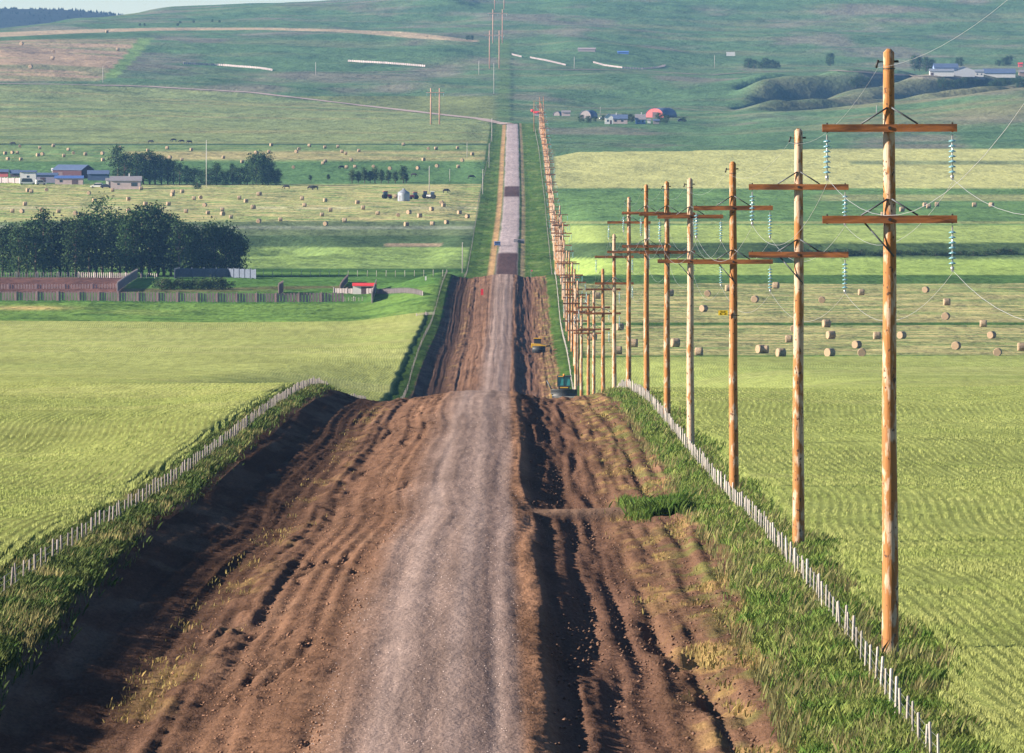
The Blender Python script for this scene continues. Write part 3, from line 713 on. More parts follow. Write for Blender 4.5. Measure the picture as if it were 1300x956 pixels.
# ================================================================== POWER POLES
def pole_material():
    m, nt, b = newmat('pole_wood'); b.inputs['Roughness'].default_value = .7; b.inputs['Specular IOR Level'].default_value = .3
    tc = N(nt, 'ShaderNodeTexCoord'); oi = N(nt, 'ShaderNodeObjectInfo'); cb = N(nt, 'ShaderNodeCombineXYZ')
    for i in range(3): nt.links.new(oi.outputs['Random'], cb.inputs[i])
    oc = N(nt, 'ShaderNodeSeparateColor'); nt.links.new(oi.outputs['Color'], oc.inputs[0])
    s1 = N(nt, 'ShaderNodeVectorMath', operation='SCALE'); s1.inputs['Scale'].default_value = 77.0; nt.links.new(cb.outputs[0], s1.inputs[0])
    ad = N(nt, 'ShaderNodeVectorMath', operation='ADD'); nt.links.new(tc.outputs['Object'], ad.inputs[0]); nt.links.new(s1.outputs[0], ad.inputs[1])
    def ns(sc_, st, det=5, rough=.6):
        mp = N(nt, 'ShaderNodeMapping'); mp.inputs['Scale'].default_value = st; nt.links.new(ad.outputs[0], mp.inputs[0])
        n_ = N(nt, 'ShaderNodeTexNoise'); n_.inputs['Scale'].default_value = sc_; n_.inputs['Detail'].default_value = det; n_.inputs['Roughness'].default_value = rough
        nt.links.new(mp.outputs[0], n_.inputs['Vector']); return n_.outputs['Fac']
    def rg(v, a, b_, c=0, d_=1):
        r = N(nt, 'ShaderNodeMapRange'); r.inputs['From Min'].default_value = a; r.inputs['From Max'].default_value = b_; r.inputs['To Min'].default_value = c; r.inputs['To Max'].default_value = d_
        nt.links.new(v, r.inputs['Value']); return r.outputs[0]
    def mix(f, a, c):
        x_ = N(nt, 'ShaderNodeMix', data_type='RGBA'); nt.links.new(f, x_.inputs['Factor'])
        if isinstance(a, tuple): x_.inputs['A'].default_value = (*a, 1)
        else: nt.links.new(a, x_.inputs['A'])
        x_.inputs['B'].default_value = (*c, 1); return x_.outputs['Result']
    # pale weathered wood; orange where the treated face shows; more of it on some poles
    shift = N(nt, 'ShaderNodeMath', operation='MULTIPLY_ADD'); nt.links.new(oc.outputs['Red'], shift.inputs[0]); shift.inputs[1].default_value = .18; 
    nt.links.new(ns(2.2, (1.6, 1.6, .5)), shift.inputs[2])
    c = mix(rg(shift.outputs[0], .55, .62), (.45, .325, .235), (.31, .13, .038))
    c = mix(rg(ns(9.0, (1.6, 1.6, .12)), .55, .70, 0, .7), c, (.22, .10, .04))
    c = mix(rg(ns(8.5, (1, 1, .7), 2, .5), .63, .67, 0, .95), c, (.06, .03, .018))
    nt.links.new(c, b.inputs['Base Color'])
    bp = N(nt, 'ShaderNodeBump'); bp.inputs['Strength'].default_value = .5; bp.inputs['Distance'].default_value = .03
    nt.links.new(ns(12, (2, 2, .15)), bp.inputs['Height']); nt.links.new(bp.outputs[0], b.inputs['Normal'])
    return m
POLE = pole_material()
ARM = mat('arm_wood', (.24, .09, .032), .75, .35, 5, stretch=(.3, 2, 2), c2=(.11, .045, .022), bump=.4)
STEEL = mat('galvanised_brace', (.075, .085, .10), .55, .15, 6, metal=.4)
HARD = mat('dark_hardware', (.03, .03, .035), .5, .1)
GLASS = mat('pale_blue_insulator', (.15, .31, .37), .12, .05, spec=.8)
CAPM = mat('insulator_cap', (.42, .42, .42), .35, .05, metal=.6)
WIRE = mat('aluminium_wire', (.36, .37, .40), .45, .03, metal=.3)

PH = 16.8
def make_pole():
    t = thing('power_pole', 'x', 'power pole', group='power poles along the road')
    m = MB(); zs = np.linspace(-1.7, PH - .1, 24)
    m.tube([(.012*math.sin(z*.7), .01*math.cos(z*.5), z) for z in zs] + [(0, 0, PH)], [.235 - .085*(z/PH) for z in zs] + [.06], n=20)
    m.build('pole', POLE, t)
    for k, za in enumerate((PH - 2.17, PH - 4.68)):
        a = MB().box((0, -.215, za), (3.7, .14, .21)); arm = a.build('crossarm', ARM, t)
        for bb in ([(0, -.31, za), (0, .3, za)], [(-1.72, -.215, za - .12), (-1.72, -.215, za + .15)], [(1.72, -.215, za - .12), (1.72, -.215, za + .15)]):
            MB().tube(bb, .03 if bb[0][0] else .05, 6).build('bolt', HARD, arm)
        for s in (-1, 1):
            MB().tube([(s*.78, -.155, za + .11), (s*.06, -.17, za + .56)], .028, 6).build('brace', STEEL, t)
    za = PH - 4.68
    MB().tube([(-.68, -.15, za - .1), (.12, -.19, za - 1.02)], .028, 6).build('knee_brace', STEEL, t)
    spots = ((-1.72, PH - 2.17), (1.72, PH - 2.17), (1.72, PH - 4.68))
    proto = None
    for sx_, za in spots:
        if proto is None:
            m = MB(); m.tube([(0, 0, -.08), (0, 0, -1.2)], .022, 6); m.tube([(0, 0, -1.2), (0, 0, -1.3)], .05, 8); m.box((0, 0, -1.31), (.06, .26, .05))
            body = m.build('insulator_string', CAPM, t)
            for q in range(7):
                z0 = -.22 - q*.142
                d_ = MB().tube([(0, 0, z0), (0, 0, z0 - .03), (0, 0, z0 - .055), (0, 0, z0 - .06)], [.03, .085, .112, .045], 12)
                d_.build('disc', GLASS, body)
            proto = body; o_ = body
        else:
            o_ = copy_tree(proto, t)
        o_.location = (sx_, -.215, za - .10)
    m = MB(); m.tube([(.25, 0, PH - .33), (-.30, -.02, PH - .36)], .022, 6); m.tube([(-.30, -.02, PH - .30), (-.36, -.02, PH - .52)], .035, 6)
    m.tube([(0, 0, PH - .56), (0, 0, PH - .53)], .17, 16, False); m.box((.2, 0, PH - .35), (.12, .05, .06))
    m.build('top_bracket', HARD, t)

    return t
P0 = make_pole()
_o = MB().tube([(0, 0, -.1), (0, 0, -.2), (0, 0, -1.15), (0, 0, -1.3)], [.02, .05, .05, .02], 6).build('far_string', GLASS, None); FARSTR = _o.data; bpy.data.objects.remove(_o)
NP_ = 50
poles = []
for n_ in range(0, NP_ + 1):
    d_ = pole_d(n_)
    if n_ == 0: x_ = 10.75; zt = CZ - .5 + 1.31 + 2.27
    elif n_ < 14: x_ = (POLE_PX[n_] - 640) * d_ / F; zt = float(zrow(POLE_TOP[n_], d_))
    else: x_ = 10.75 + float(drift(d_)) + (max(0, d_ - 1300)/3000)*.9; zt = Hs(x_, d_) + 15.7 + .5*math.sin(n_*2.3)
    if n_ == 16:
        PFAR = copy_tree(P0)
        for ch in list(PFAR.children):
            nm = ch.name.split('.')[0]
            for g_ in list(ch.children): bpy.data.objects.remove(g_)
            if nm in ('bolt', 'top_bracket'): bpy.data.objects.remove(ch)
            elif nm == 'insulator_string': ch.data = FARSTR
        t = PFAR
    else: t = P0 if n_ == 0 else copy_tree(P0 if n_ < 16 else PFAR)
    t.location = (x_, d_, zt - PH); t.rotation_euler = (0, 0, random.uniform(-.03, .03))
    if n_ > 0 : t.rotation_euler = (random.uniform(-.003, .003), random.uniform(-.004, .004), random.uniform(-.05, .05))
    poles.append((x_, d_, zt))
    pv_ = [.5, .62, .45, .92, .05, .70, .85, .6, .3, .75, .2, .9][n_] if n_ < 12 else random.random()
    for ch in t.children:
        if ch.name.split('.')[0] == 'pole': ch.color = (pv_, pv_, pv_, 1)
    if n_ == 0: t['label'] = 'wooden two-arm power pole standing nearest the camera, outside the view'
    elif n_ == 1: t['label'] = 'tallest and nearest wooden power pole with two crossarms and blue insulators'
    elif n_ == 3: t['label'] = 'third power pole counted from the nearest, carrying the yellow number plate'
    elif n_ == NP_: t['label'] = 'farthest roadside power pole, at the end of the line'
    else: t['label'] = '%s wooden power pole counted from the nearest along the road' % ordw(n_)
# number plate on the third pole
x3, d3, zt3 = poles[3]
pt = thing('number_plate', 'small yellow pole number plate reading 25 on a bracket', 'sign', (x3, d3, float(zrow(397, d3))))
MB().box((-.52, -.22, 0), (.44, .012, .23)).build('plate', mat('yellow_plate', (.75, .52, .03), .5, .05), pt)
MB().tube([(-.32, -.2, -.1), (.25, -.2, -.12)], .018, 6).build('bracket', HARD, pt)
def seg_digit(s, x0):
    w, h, t_ = .085, .15, .024; g = {'2': 'abged', '5': 'afgcd'}[s]; m = MB()
    P = {'a': (0, h/2, w, t_), 'g': (0, 0, w, t_), 'd': (0, -h/2, w, t_), 'b': (w/2, h/4, t_, h/2), 'c': (w/2, -h/4, t_, h/2), 'f': (-w/2, h/4, t_, h/2), 'e': (-w/2, -h/4, t_, h/2)}
    for k in g:
        a, b_, c, e_ = P[k]; m.box((x0 + a, -.23, b_), (c, .006, e_))
    return m.build('digit', mat('plate_black', (.05, .03, .01), .6, .02), pt)
seg_digit('2', -.61); seg_digit('5', -.44)

def wire(name, label, offs, sag0=1.7, sag=1.2, r=.0058, cat='power line'):
    pts = []
    for k in range(NP_):
        a = poles[k]; b_ = poles[k+1]; ns_ = 14 if k < 12 else (8 if k < 25 else 5)
        for q in range(ns_):
            t_ = q/ns_; s = (sag0 if k == 0 else sag)
            x_ = a[0]*(1-t_) + b_[0]*t_ + offs[0]; y_ = a[1]*(1-t_) + b_[1]*t_ + offs[1]
            z_ = a[2]*(1-t_) + b_[2]*t_ + offs[2] - 4*s*t_*(1-t_)
            pts.append((x_, y_, z_))
    a = poles[NP_]; pts.append((a[0]+offs[0], a[1]+offs[1], a[2]+offs[2]))
    # towards the camera the line runs on to the next pole up the slope, outside the view
    a = poles[0]; pre = [(a[0]+offs[0]+.1, a[1]-90*t_, a[2]+offs[2] + 9*t_ - 5.5*t_*(1-t_)) for t_ in (1, .75, .5, .25)]
    pts = pre + pts
    return tag(MB().tube(pts, r, 5).build(name, WIRE, None), label, cat, 'power line wires')
wire('power_wire', 'aluminium wire hanging from the upper crossarms on the road side', (-1.72, -.215, -2.17-.10-1.33))
wire('power_wire', 'aluminium wire hanging from the upper crossarms on the field side', (1.72, -.215, -2.17-.10-1.33))
wire('power_wire', 'aluminium wire hanging from the lower crossarms, lowest of the four', (1.72, -.215, -4.68-.10-1.33))
wire('power_wire', 'thin shield wire clamped beside the pole tops', (-.36, -.02, -.52), sag0=.7, sag=.7, r=.0035)

# ================================================================== FENCES
PWD = mat('grey_post', (.21, .185, .18), .9, .25, 8, stretch=(1, 1, .3), objrand=.25)
PW = mat('weathered_post', (.36, .33, .31), .85, .22, 8, stretch=(1, 1, .3), objrand=.2)
def post_mb(m, x, d, z, h, w, a=None):
    a = random.uniform(0, PI) if a is None else a
    lx, ly = random.gauss(0, .035), random.gauss(0, .035)
    m.tube([(x, d, z - .3), (x + lx*h, d + ly*h, z + h - .03), (x + lx*h, d + ly*h, z + h)], [w/2, w/2*.9, w/2*.6], 7)
def fence(label, xf, d0, d1, step, h, w, nearest=100, strands=3, pm=None, name='wire_fence', farname='distant_posts'):
    t = thing(name, label, 'fence', (0, 0, 0))
    ds = np.arange(d0, d1, step); far = MB(); tops = []
    for i, d_ in enumerate(ds):
        dd = d_ + random.uniform(-.25, .25); x_ = float(xf(dd)); z_ = Hs(x_, dd); hh = h*random.uniform(.86, 1.12)
        tops.append((x_, dd, z_))
        if i < nearest:
            m = MB(); post_mb(m, 0, 0, 0, hh, w*random.uniform(.8, 1.25)); o_ = m.build('post', pm or PW, t); o_.location = (x_, dd, z_)
        else:
            post_mb(far, x_, dd, z_, hh, w*1.1)
    if far.v:
        tag(far.build(farname, pm or PW, t), kind='stuff')
    wm = MB()
    for k in range(strands):
        zz = h*(.35 + .25*k); wm.tube([(a, b_, c + zz) for a, b_, c in tops], .004 if strands > 1 else .01, 3, False)
    if strands: wm.build('barbed_wire', WIRE, t)
    return t
fx = lambda d: np.interp(d, [190, 234, 316, 400, 480, 600, 722, 900, 1400, 1950], [9.6, 9.7, 10.05, 10.15, 10.15, 10.3, 10.0, 9.9, 9.9, 9.9]) + drift(d)
fence('pale wooden post and wire fence running below the power poles', fx, 188, 1990, 3.1, .92, .078)
fxf = lambda d: np.interp(d, [1990, 2300, 4200], [9.9, 9.9, 9.3]) + drift(d)
fence('wire fence beside the far gravel road under the power poles', fxf, 2000, 4300, 7, 1.0, .07, nearest=60, strands=0, pm=PWD)
fl = lambda d: np.interp(d, [190, 262, 365, 579, 800, 933, 1300, 1700, 2000], [-15.5, -15.5, -15.5, -15.5, -15.5, -15.5, -15.5, -15.6, -15.3])
fence('weathered grey post fence between the grain field and the shaded ditch', fl, 222, 960, 3.5, .82, .075, pm=PWD)
fl2 = lambda d: np.interp(d, [1100, 1330, 1590, 1950], [-14.3, -14.5, -14.6, -13.2])
fence('thin wire fence on the green verge past the road crest', fl2, 1110, 1985, 8.0, .9, .06, nearest=60, strands=0, pm=PWD)
fl3 = lambda d: np.interp(d, [2180, 2250, 2500, 2980, 3580, 4200], [-10.4, -9.8, -9.4, -9.1, -6.6, -5.8])
fence('wire fence beside the far gravel road on its hay field side', fl3, 2200, 4250, 7, 1.0, .07, nearest=60, strands=0, pm=PWD)

# ================================================================== BALES
STRAW = mat('straw', (.33, .25, .17), .95, .3, 6, objrand=.12, c2=(.25, .185, .12))
STRAWD = mat('straw_end', (.30, .215, .14), .95, .3, 14)
def make_bale():
    m = MB(); r, l = .8, .74
    m.tube([(-l, 0, r), (-l + .06, 0, r), (-.35, 0, r), (0, 0, r), (.35, 0, r), (l - .06, 0, r), (l, 0, r)], [.70, .79, .805, .80, .805, .79, .70], 22)
    t = m.build('round_bale', STRAW, None)
    me = t.data; me.materials.append(STRAWD)
    for p in me.polygons:
        if len(p.vertices) > 4: p.material_index = 1
    for v in me.vertices:
        v.co.z = max(v.co.z, .0) + .0; v.co.x += .02*math.sin(v.co.y*9); 
    return t
B0 = make_bale(); first_bale = [True]
def zl(lst, ox, oy, s=1300/330):
    return [(ox + a/s, oy + b_/s) for a, b_ in lst]
LB = zl([(27,765),(63,762),(88,762),(40,793),(105,795),(190,775),(213,770),(200,738),(268,728),(100,730),(320,778),(368,765),(343,747),(428,770),(513,766),(515,798),(600,737),(740,750),(837,740),(958,747),(910,798),(1118,785),(1212,808),(1282,762),(850,787)], 0, 0)
LB += zl([(20,762),(85,757),(97,724),(287,727),(365,735),(430,732),(222,757),(235,745),(450,757),(469,766),(535,752),(757,722),(882,742),(920,742),(1028,738),(1102,770),(858,797),(1051,801),(497,800),(355,815),(367,805),(207,835),(473,835),(515,833),(608,832),(690,842),(830,840),(925,830),(1032,833)], 320, 0)
UB = zl([(110,222),(270,262),(265,293),(155,338),(590,250),(537,160)], 0, 0)
MBl = zl([(140,85),(157,90),(232,80),(445,98),(563,83),(705,75),(125,152),(62,188),(110,190),(208,182),(293,190),(377,198),(472,135),(642,127),(642,187),(728,152),(843,152),(865,92),(862,105),(912,90),(970,125),(1003,120),(1024,157),(930,188),(1040,197),(1112,180),(1113,203),(1155,217),(1197,123),(1230,137),(1265,168),(1293,103),(848,213),(680,213),(1293,240)], 0, 220)
MBl += zl([(38,102),(8,168),(250,125),(262,158),(366,133),(392,182),(350,207),(527,145),(555,172),(628,198),(730,207),(785,195),(838,212),(898,178),(948,145),(958,158),(1037,195),(1077,215),(35,238),(142,230),(368,252),(463,236),(772,255),(902,250),(973,243),(718,115)], 320, 220)
RB = zl([(60,560),(290,633),(487,595),(810,582),(915,645),(910,717),(1098,752),(1140,807),(963,862),(1170,930),(1290,868),(690,810),(566,813),(465,857),(490,908),(330,908),(335,810),(313,752),(125,828),(150,775),(85,903),(5,880)], 970, 220)
RB += zl([(1018,600),(1255,630),(998,675),(1122,575),(830,598),(465,612),(857,848),(648,850),(975,890),(1285,880),(578,768),(445,815),(570,885)], 640, 220)
DB = zl([(690,182),(823,165),(865,155),(1052,158),(1137,158),(805,157),(595,205)], 970, 220)
def put_bales(lst, field, bands, group, dmin, dmax, size=1.0, name='round_bale'):
    lst = sorted(lst, key=lambda p: p[1]); per = {}
    for p in lst:
        b_ = next(nm for lim, nm in bands if p[1] < lim); per.setdefault(b_, []).append(p)
    for nm, ps in per.items():
        ps.sort(key=lambda p: abs(p[0] - 640))
        for k, (px, py) in enumerate(ps):
            x_, d_, z_ = at(px, py + 3.0, dmin, dmax)
            x_, d_, z_ = at(px, py + .72*F/d_, dmin, dmax)
            if first_bale[0]: o_ = B0; first_bale[0] = False
            else: o_ = B0.copy(); col.objects.link(o_)
            o_.location = (x_, d_, z_ - .04); o_.rotation_euler = (0, 0, random.choice((random.gauss(0.15, .3), random.gauss(0.1, .25), random.gauss(1.3, .35))))
            s = size*random.uniform(.94, 1.06); o_.scale = (s, s, s)
            tag(o_, '%s bale out from the road, %s, %s' % (ordw(k+1), nm, field), 'bale', group)
            assert o_.type == 'MESH'
put_bales(RB, 'stubble field behind nearest poles', [(385, 'back rows'), (413, 'middle rows'), (900, 'front rows')], 'round bales in the stubble field beyond the grain', 1425, 2100, .9)
put_bales(MBl, 'hay field before the farm', [(250, 'back rows'), (262, 'middle rows'), (900, 'front rows')], 'round bales in the striped hay field', 2500, 3300, .88)
put_bales(LB, 'hay field behind farm trees', [(191, 'back rows'), (199.5, 'middle rows'), (900, 'front rows')], 'round bales behind the farm', 3000, 4100, .88)
put_bales(UB, 'tan field high on the hill', [(900, 'lying alone')], 'round bales on the hill', 4500, 8000, 1.5)
put_bales(DB, 'pasture past the bright crop strips', [(900, 'dark')], 'dark bales beyond the crop strips', 2400, 3400, 1.0)

# ================================================================== TREES
def crown_pts(kind, h, rng):
    P = []
    nC = {'poplar': 46, 'round': 46, 'pine': 50, 'thin': 40, 'bush': 26}[kind]
    for k in range(nC):
        u = rng.uniform(0, 1)
        if kind == 'poplar': zz = .14 + .86*u; r = h*.21*(math.sin(PI*min(1, zz*1.02))**.45 if zz < .97 else .3)*(.75+.3*rng.uniform()); s = .055
        elif kind == 'thin': zz = .25 + .75*u; r = h*.15*(1 - abs(zz-.6)*1.2); s = .06
        elif kind == 'pine': zz = .3 + .7*u; r = h*.30*(math.sin(PI*zz*.95)**.6); s = .065
        elif kind == 'round': zz = .12 + .86*u; r = h*.48*math.sqrt(max(.05, 1-(2*(zz-.5))**2)); s = .085
        else: zz = .1 + .8*u; r = h*.55*math.sqrt(max(.05, 1-(1.6*(zz-.4))**2)); s = .12
        a = rng.uniform(0, 2*PI); q = r*math.sqrt(rng.uniform(.15, 1))
        P.append((q*math.cos(a), q*math.sin(a), zz*h, s*h))
    return P
def make_tree(kind, h, m, seed, leaves=34, leaf=.32):
    rng = np.random.default_rng(seed)
    P = crown_pts(kind, h, rng)
    t = thing('x', 'x', 'tree')
    tr = MB(); tr.tube([(0, 0, -.5), (.05, .03, h*.3), (-.05, 0, h*.6), (.02, 0, h*.9)], [h*.018+.05, h*.014+.04, h*.009+.02, .03], 7)
    for (x_, y_, z_, s) in P[::3]:
        zz = max(h*.12, z_ - .25*h*rng.uniform(.4, 1)); tr.tube([(0, 0, zz), (x_*.6, y_*.6, z_*.6+zz*.4), (x_, y_, z_)], [.07, .045, .02], 5, False)
    tr.build('trunk', BARK, t)
    C = np.array(P); n = len(C)*leaves
    ci = np.repeat(np.arange(len(C)), leaves)
    c = C[ci, :3] + rng.normal(0, 1, (n, 3))*C[ci, 3:4]*np.array((1, 1, .95))
    c[:, 2] = np.maximum(c[:, 2], .1*h*.5)
    a = rng.normal(0, 1, (n, 3)); a /= np.linalg.norm(a, axis=1)[:, None]; b_ = np.cross(a, rng.normal(0, 1, (n, 3))); b_ /= np.linalg.norm(b_, axis=1)[:, None]
    s = leaf*rng.uniform(.6, 1.3, (n, 1))
    V = np.stack([c - a*s*.6, c - b_*s*.35, c + a*s*.6, c + b_*s*.35], 1).reshape(-1, 3)
    npmesh('crown', V, (np.arange(n)*4)[:, None] + np.arange(4)[None], m, t)
    return t
BARK = mat('bark', (.11, .08, .06), .95, .3, 4)
LDARK = leafmat('dark_leaves', (.012, .037, .012), (.044, .082, .024), .25, .35, .1)
LMID = leafmat('mid_leaves', (.022, .05, .018), (.055, .085, .03), .25, .35, .15)
LGREY = leafmat('grey_leaves', (.06, .09, .05), (.12, .15, .08), .2, .35)
KIND = {'poplar_tree': ('poplar', 12, LDARK), 'shade_tree': ('round', 10, LDARK), 'pine_tree': ('pine', 12, LMID), 'young_tree': ('thin', 8, LMID), 'shrub': ('bush', 3.2, LMID)}
PROTO = {}
def proto(name):
    if name not in PROTO:
        k, h, m = KIND[name]; v = []
        for s in range(3 if name in ('poplar_tree',) else 2):
            t = make_tree(k, h, m, 100 + s*7 + len(PROTO)*31, leaves={'poplar': 42, 'round': 60, 'pine': 36, 'thin': 26, 'bush': 40}[k], leaf={'poplar': .42, 'round': .5, 'pine': .4, 'thin': .45, 'bush': .28}[k])
            t.name = name; v.append([t, False])
        PROTO[name] = v
    return PROTO[name]
used_trees = []
def tree(name, px, pybase, pytop, label, group=None, dmin=195, dmax=9400, wide=1.0, dd=0):
    x_, d_, z_ = at(px, pybase, dmin, dmax); d_ += dd; x_ = (px - 640)/F*d_; z_ = Hs(x_, d_)
    hh = (pybase - pytop) * d_ / F
    e = random.choice(proto(name))
    if e[1]: t = copy_tree(e[0])
    else: t = e[0]; e[1] = True
    t.location = (x_, d_, z_ - .1); s = hh / KIND[name][1]; t.scale = (s*wide, s*wide, s); t.rotation_euler = (0, 0, random.uniform(0, 2*PI))
    t['label'] = label; t['category'] = 'shrub' if name == 'shrub' else 'tree'
    if group: t['group'] = group
    return t
G1 = 'trees of the nearer shelterbelt'
A = [(3, 293), (13, 286), (24, 290), (34, 284), (45, 283), (55, 270), (65, 282), (76, 288), (86, 279), (96, 282), (104, 274), (113, 278), (122, 276), (142, 279), (152, 276), (160, 281),
     (170, 272), (180, 266), (189, 264), (200, 265), (208, 276), (217, 276), (227, 282), (236, 290), (243, 288)]
for i, (px, ty) in enumerate(A):
    tree('poplar_tree', px, 351, ty, '%s poplar from the far end in the shelterbelt behind the corral' % ordw(i+1), G1, 1950, 2250, wide=random.uniform(.95, 1.3), dd=random.uniform(-6, 12))
tree('pine_tree', 130, 350, 257, 'tall brown-trunked pine rising above the shelterbelt', None, 1950, 2250, dd=20)
for i, (px, ty, w) in enumerate(((256, 288, .8), (272, 285, .8), (287, 289, .85), (297, 296, .7))):
    tree('shade_tree', px, 350, ty, '%s broad dark tree from the poplars at the road end of the shelterbelt' % ordw(i+1), G1, 1950, 2250, wide=w)
for i, (px, ty) in enumerate(((205, 352), (216, 353), (228, 352), (240, 355), (250, 352), (263, 353), (275, 351), (286, 352))):
    tree('shrub', px, 368, ty, '%s round bush counted from the corral, below the windbreak' % ordw(i+1), 'bushes beside the windbreak', 1850, 2150, wide=1.25)
G2 = 'trees of the farther shelterbelt'
A = [(150, 189), (158, 196), (166, 198), (174, 197), (182, 196), (190, 194), (197, 200), (205, 199), (213, 203), (220, 206), (228, 208)]
for i, (px, ty) in enumerate(A):
    tree('poplar_tree', px, 235, ty, '%s poplar out from the farmhouse in the farther shelterbelt' % ordw(i+1), G2, 2800, 3400, wide=random.uniform(1.2, 1.5), dd=random.uniform(0, 14))
A = [(237, 212), (246, 214), (256, 217), (266, 214), (275, 208), (284, 217), (295, 210), (305, 213), (314, 209)]
for i, (px, ty) in enumerate(A):
    tree('shade_tree' if i % 2 else 'poplar_tree', px, 235, ty, '%s low dark tree between the poplars and the domed trees' % ordw(i+1), G2, 2800, 3400, wide=random.uniform(1.0, 1.3), dd=random.uniform(0, 10))
for i, (px, ty, w) in enumerate(((326, 197, .85), (333, 196, .85), (341, 206, .85), (350, 215, .9))):
    tree('shade_tree', px, 235, ty, '%s tree of the dark domed clump ending the farther shelterbelt' % ordw(i+1), G2, 2800, 3400, wide=w)
A = [(447, 215), (455, 217), (463, 213), (470, 217), (476, 212), (484, 215), (493, 217), (502, 218), (512, 211), (516, 221)]
for i, (px, ty) in enumerate(A):
    tree('young_tree', px, 233, ty, '%s thin tree from the road in the loose row above the grain bin' % ordw(len(A)-i), 'thin trees above the grain bin', 2800, 3600, wide=1.35)
for i, (px, ty, by) in enumerate(((394, 222, 230), (417, 221, 229))):
    tree('young_tree', px, by, ty, '%s small lone tree beyond the domed clump' % ordw(i+1), 'lone saplings', 2800, 3600, wide=1.5)
tree('shrub', 251, 240, 230, 'single green bush at the foot of the white mast', None, 2700, 3300)
# far slope and coulee
A = [(1086, 112, 98), (1093, 112, 97), (1100, 111, 99)]
for i, (px, by, ty) in enumerate(A): tree('shade_tree', px, by, ty, '%s bushy tree in the dark coulee behind the nearest pole' % ordw(i+1), 'coulee trees', 4900, 6500)
tree('shade_tree', 1054, 84, 68, 'lone round tree on the far slope beside the tallest pole', None, 5400, 7500, wide=.75)
A = [(1161, 90, 71), (1167, 90, 73), (1176, 91, 73), (1183, 91, 76)]
for i, (px, by, ty) in enumerate(A): tree('poplar_tree', px, by, ty, '%s tree of the group at the end of the white barns' % ordw(i+1), 'trees beside the white barns', 5400, 7500, wide=1.7)
tree('shade_tree', 1218, 84, 73, 'small dark tree behind the grey gabled barn', None, 5500, 7500)
for i, (px, by, ty) in enumerate(((1267, 84, 76), (1275, 84, 73), (1281, 83, 71))): tree('shade_tree', px, by, ty, '%s tree of the leaning clump behind the long blue-roofed barn' % ordw(i+1), 'clump behind the blue-roofed barn', 5500, 7500)
for i, px in enumerate((950, 957, 965, 972, 979, 986)): tree('shade_tree', px, 87, 74 + (i % 3)*2, '%s bush of the dark thicket at the head of the coulee' % ordw(i+1), 'thicket at the coulee head', 5300, 7500)
k = 0
for px in range(1196, 1304, 7):
    k += 1; tree('shade_tree', px, 112 - (px-1196)*.03 + random.uniform(-3, 3), 101 + random.uniform(-2, 2), '%s dark bush along the coulee side below the white farm' % ordw(k), 'bushes along the coulee side', 4900, 6200, wide=1.1)
for i, (px, by) in enumerate(((178, 32.5), (184, 32.5), (226, 32.5), (229, 29.5), (246, 28.5), (270, 27.5), (279, 28.5))):
    tree('shade_tree', px, by+.5, by-3, '%s lone dark tree along the tan strip on the hill' % ordw(i+1), 'lone trees above the tan strip', 5600, 8200)
for i, px in enumerate((594, 599)):
    tree('shade_tree', px, 51, 45, '%s small tree at the road end of the tan strip' % ordw(i+1), 'pair of trees at the tan strip end', 5600, 8200)
for i, (px, by, ty) in enumerate(((738, 155, 146), (747, 156, 147), (755, 154, 148), (766, 153, 146), (793, 155, 144), (801, 155, 145), (838, 156, 143), (846, 157, 147), (868, 155, 149))):
    tree('shade_tree' if i not in (4,) else 'shade_tree', px, by, ty, '%s farmyard tree from the road around the white cottage' % ordw(i+1), 'farmyard trees by the red barn', 4200, 5400)
for i, px in enumerate(range(1012, 1300, 16)):
    tree('shrub', px, 324 + random.uniform(-1, 1), 317 + random.uniform(-2, 2), '%s willow bush from the road along the dark ditch past the bright crop strip' % ordw(i+1), 'willow bushes in the ditch', 2150, 2420, wide=2.4)
for v in PROTO.values():
    for e in v:
        if not e[1]:
            for ch in list(e[0].children): bpy.data.objects.remove(ch)
            bpy.data.objects.remove(e[0])

# ================================================================== BUILDINGS
def place(px, py, dmin, dmax=9400):
    x_, d_, z_ = at(px, py, dmin, dmax); return (x_, d_, z_), d_/F
WHITE = mat('white_paint', (.62, .61, .60), .7, .08, 1); PINKW = mat('pinkish_siding', (.46, .36, .36), .8, .1, 1)
GREYW = mat('grey_boards', (.24, .21, .22), .85, .2, 1.5, stretch=(3, 3, .4)); BLUER = mat('blue_grey_roof', (.085, .12, .21), .5, .12, 1)
DARKW = mat('dark_window', (.03, .045, .06), .2, .05, spec=.6); REDR = mat('red_metal_roof', (.62, .05, .05), .5, .08, 1); REDB = mat('faded_red_barn', (.55, .13, .13), .8, .12, 1)
GREYR = mat('grey_shingles', (.20, .19, .21), .85, .15, 2); METAL = mat('galvanised_steel', (.28, .31, .36), .45, .1, .8, metal=.35); DARKB = mat('dark_cladding', (.10, .07, .08), .85, .15)
BROWNB = mat('brown_siding', (.30, .22, .19), .85, .12)
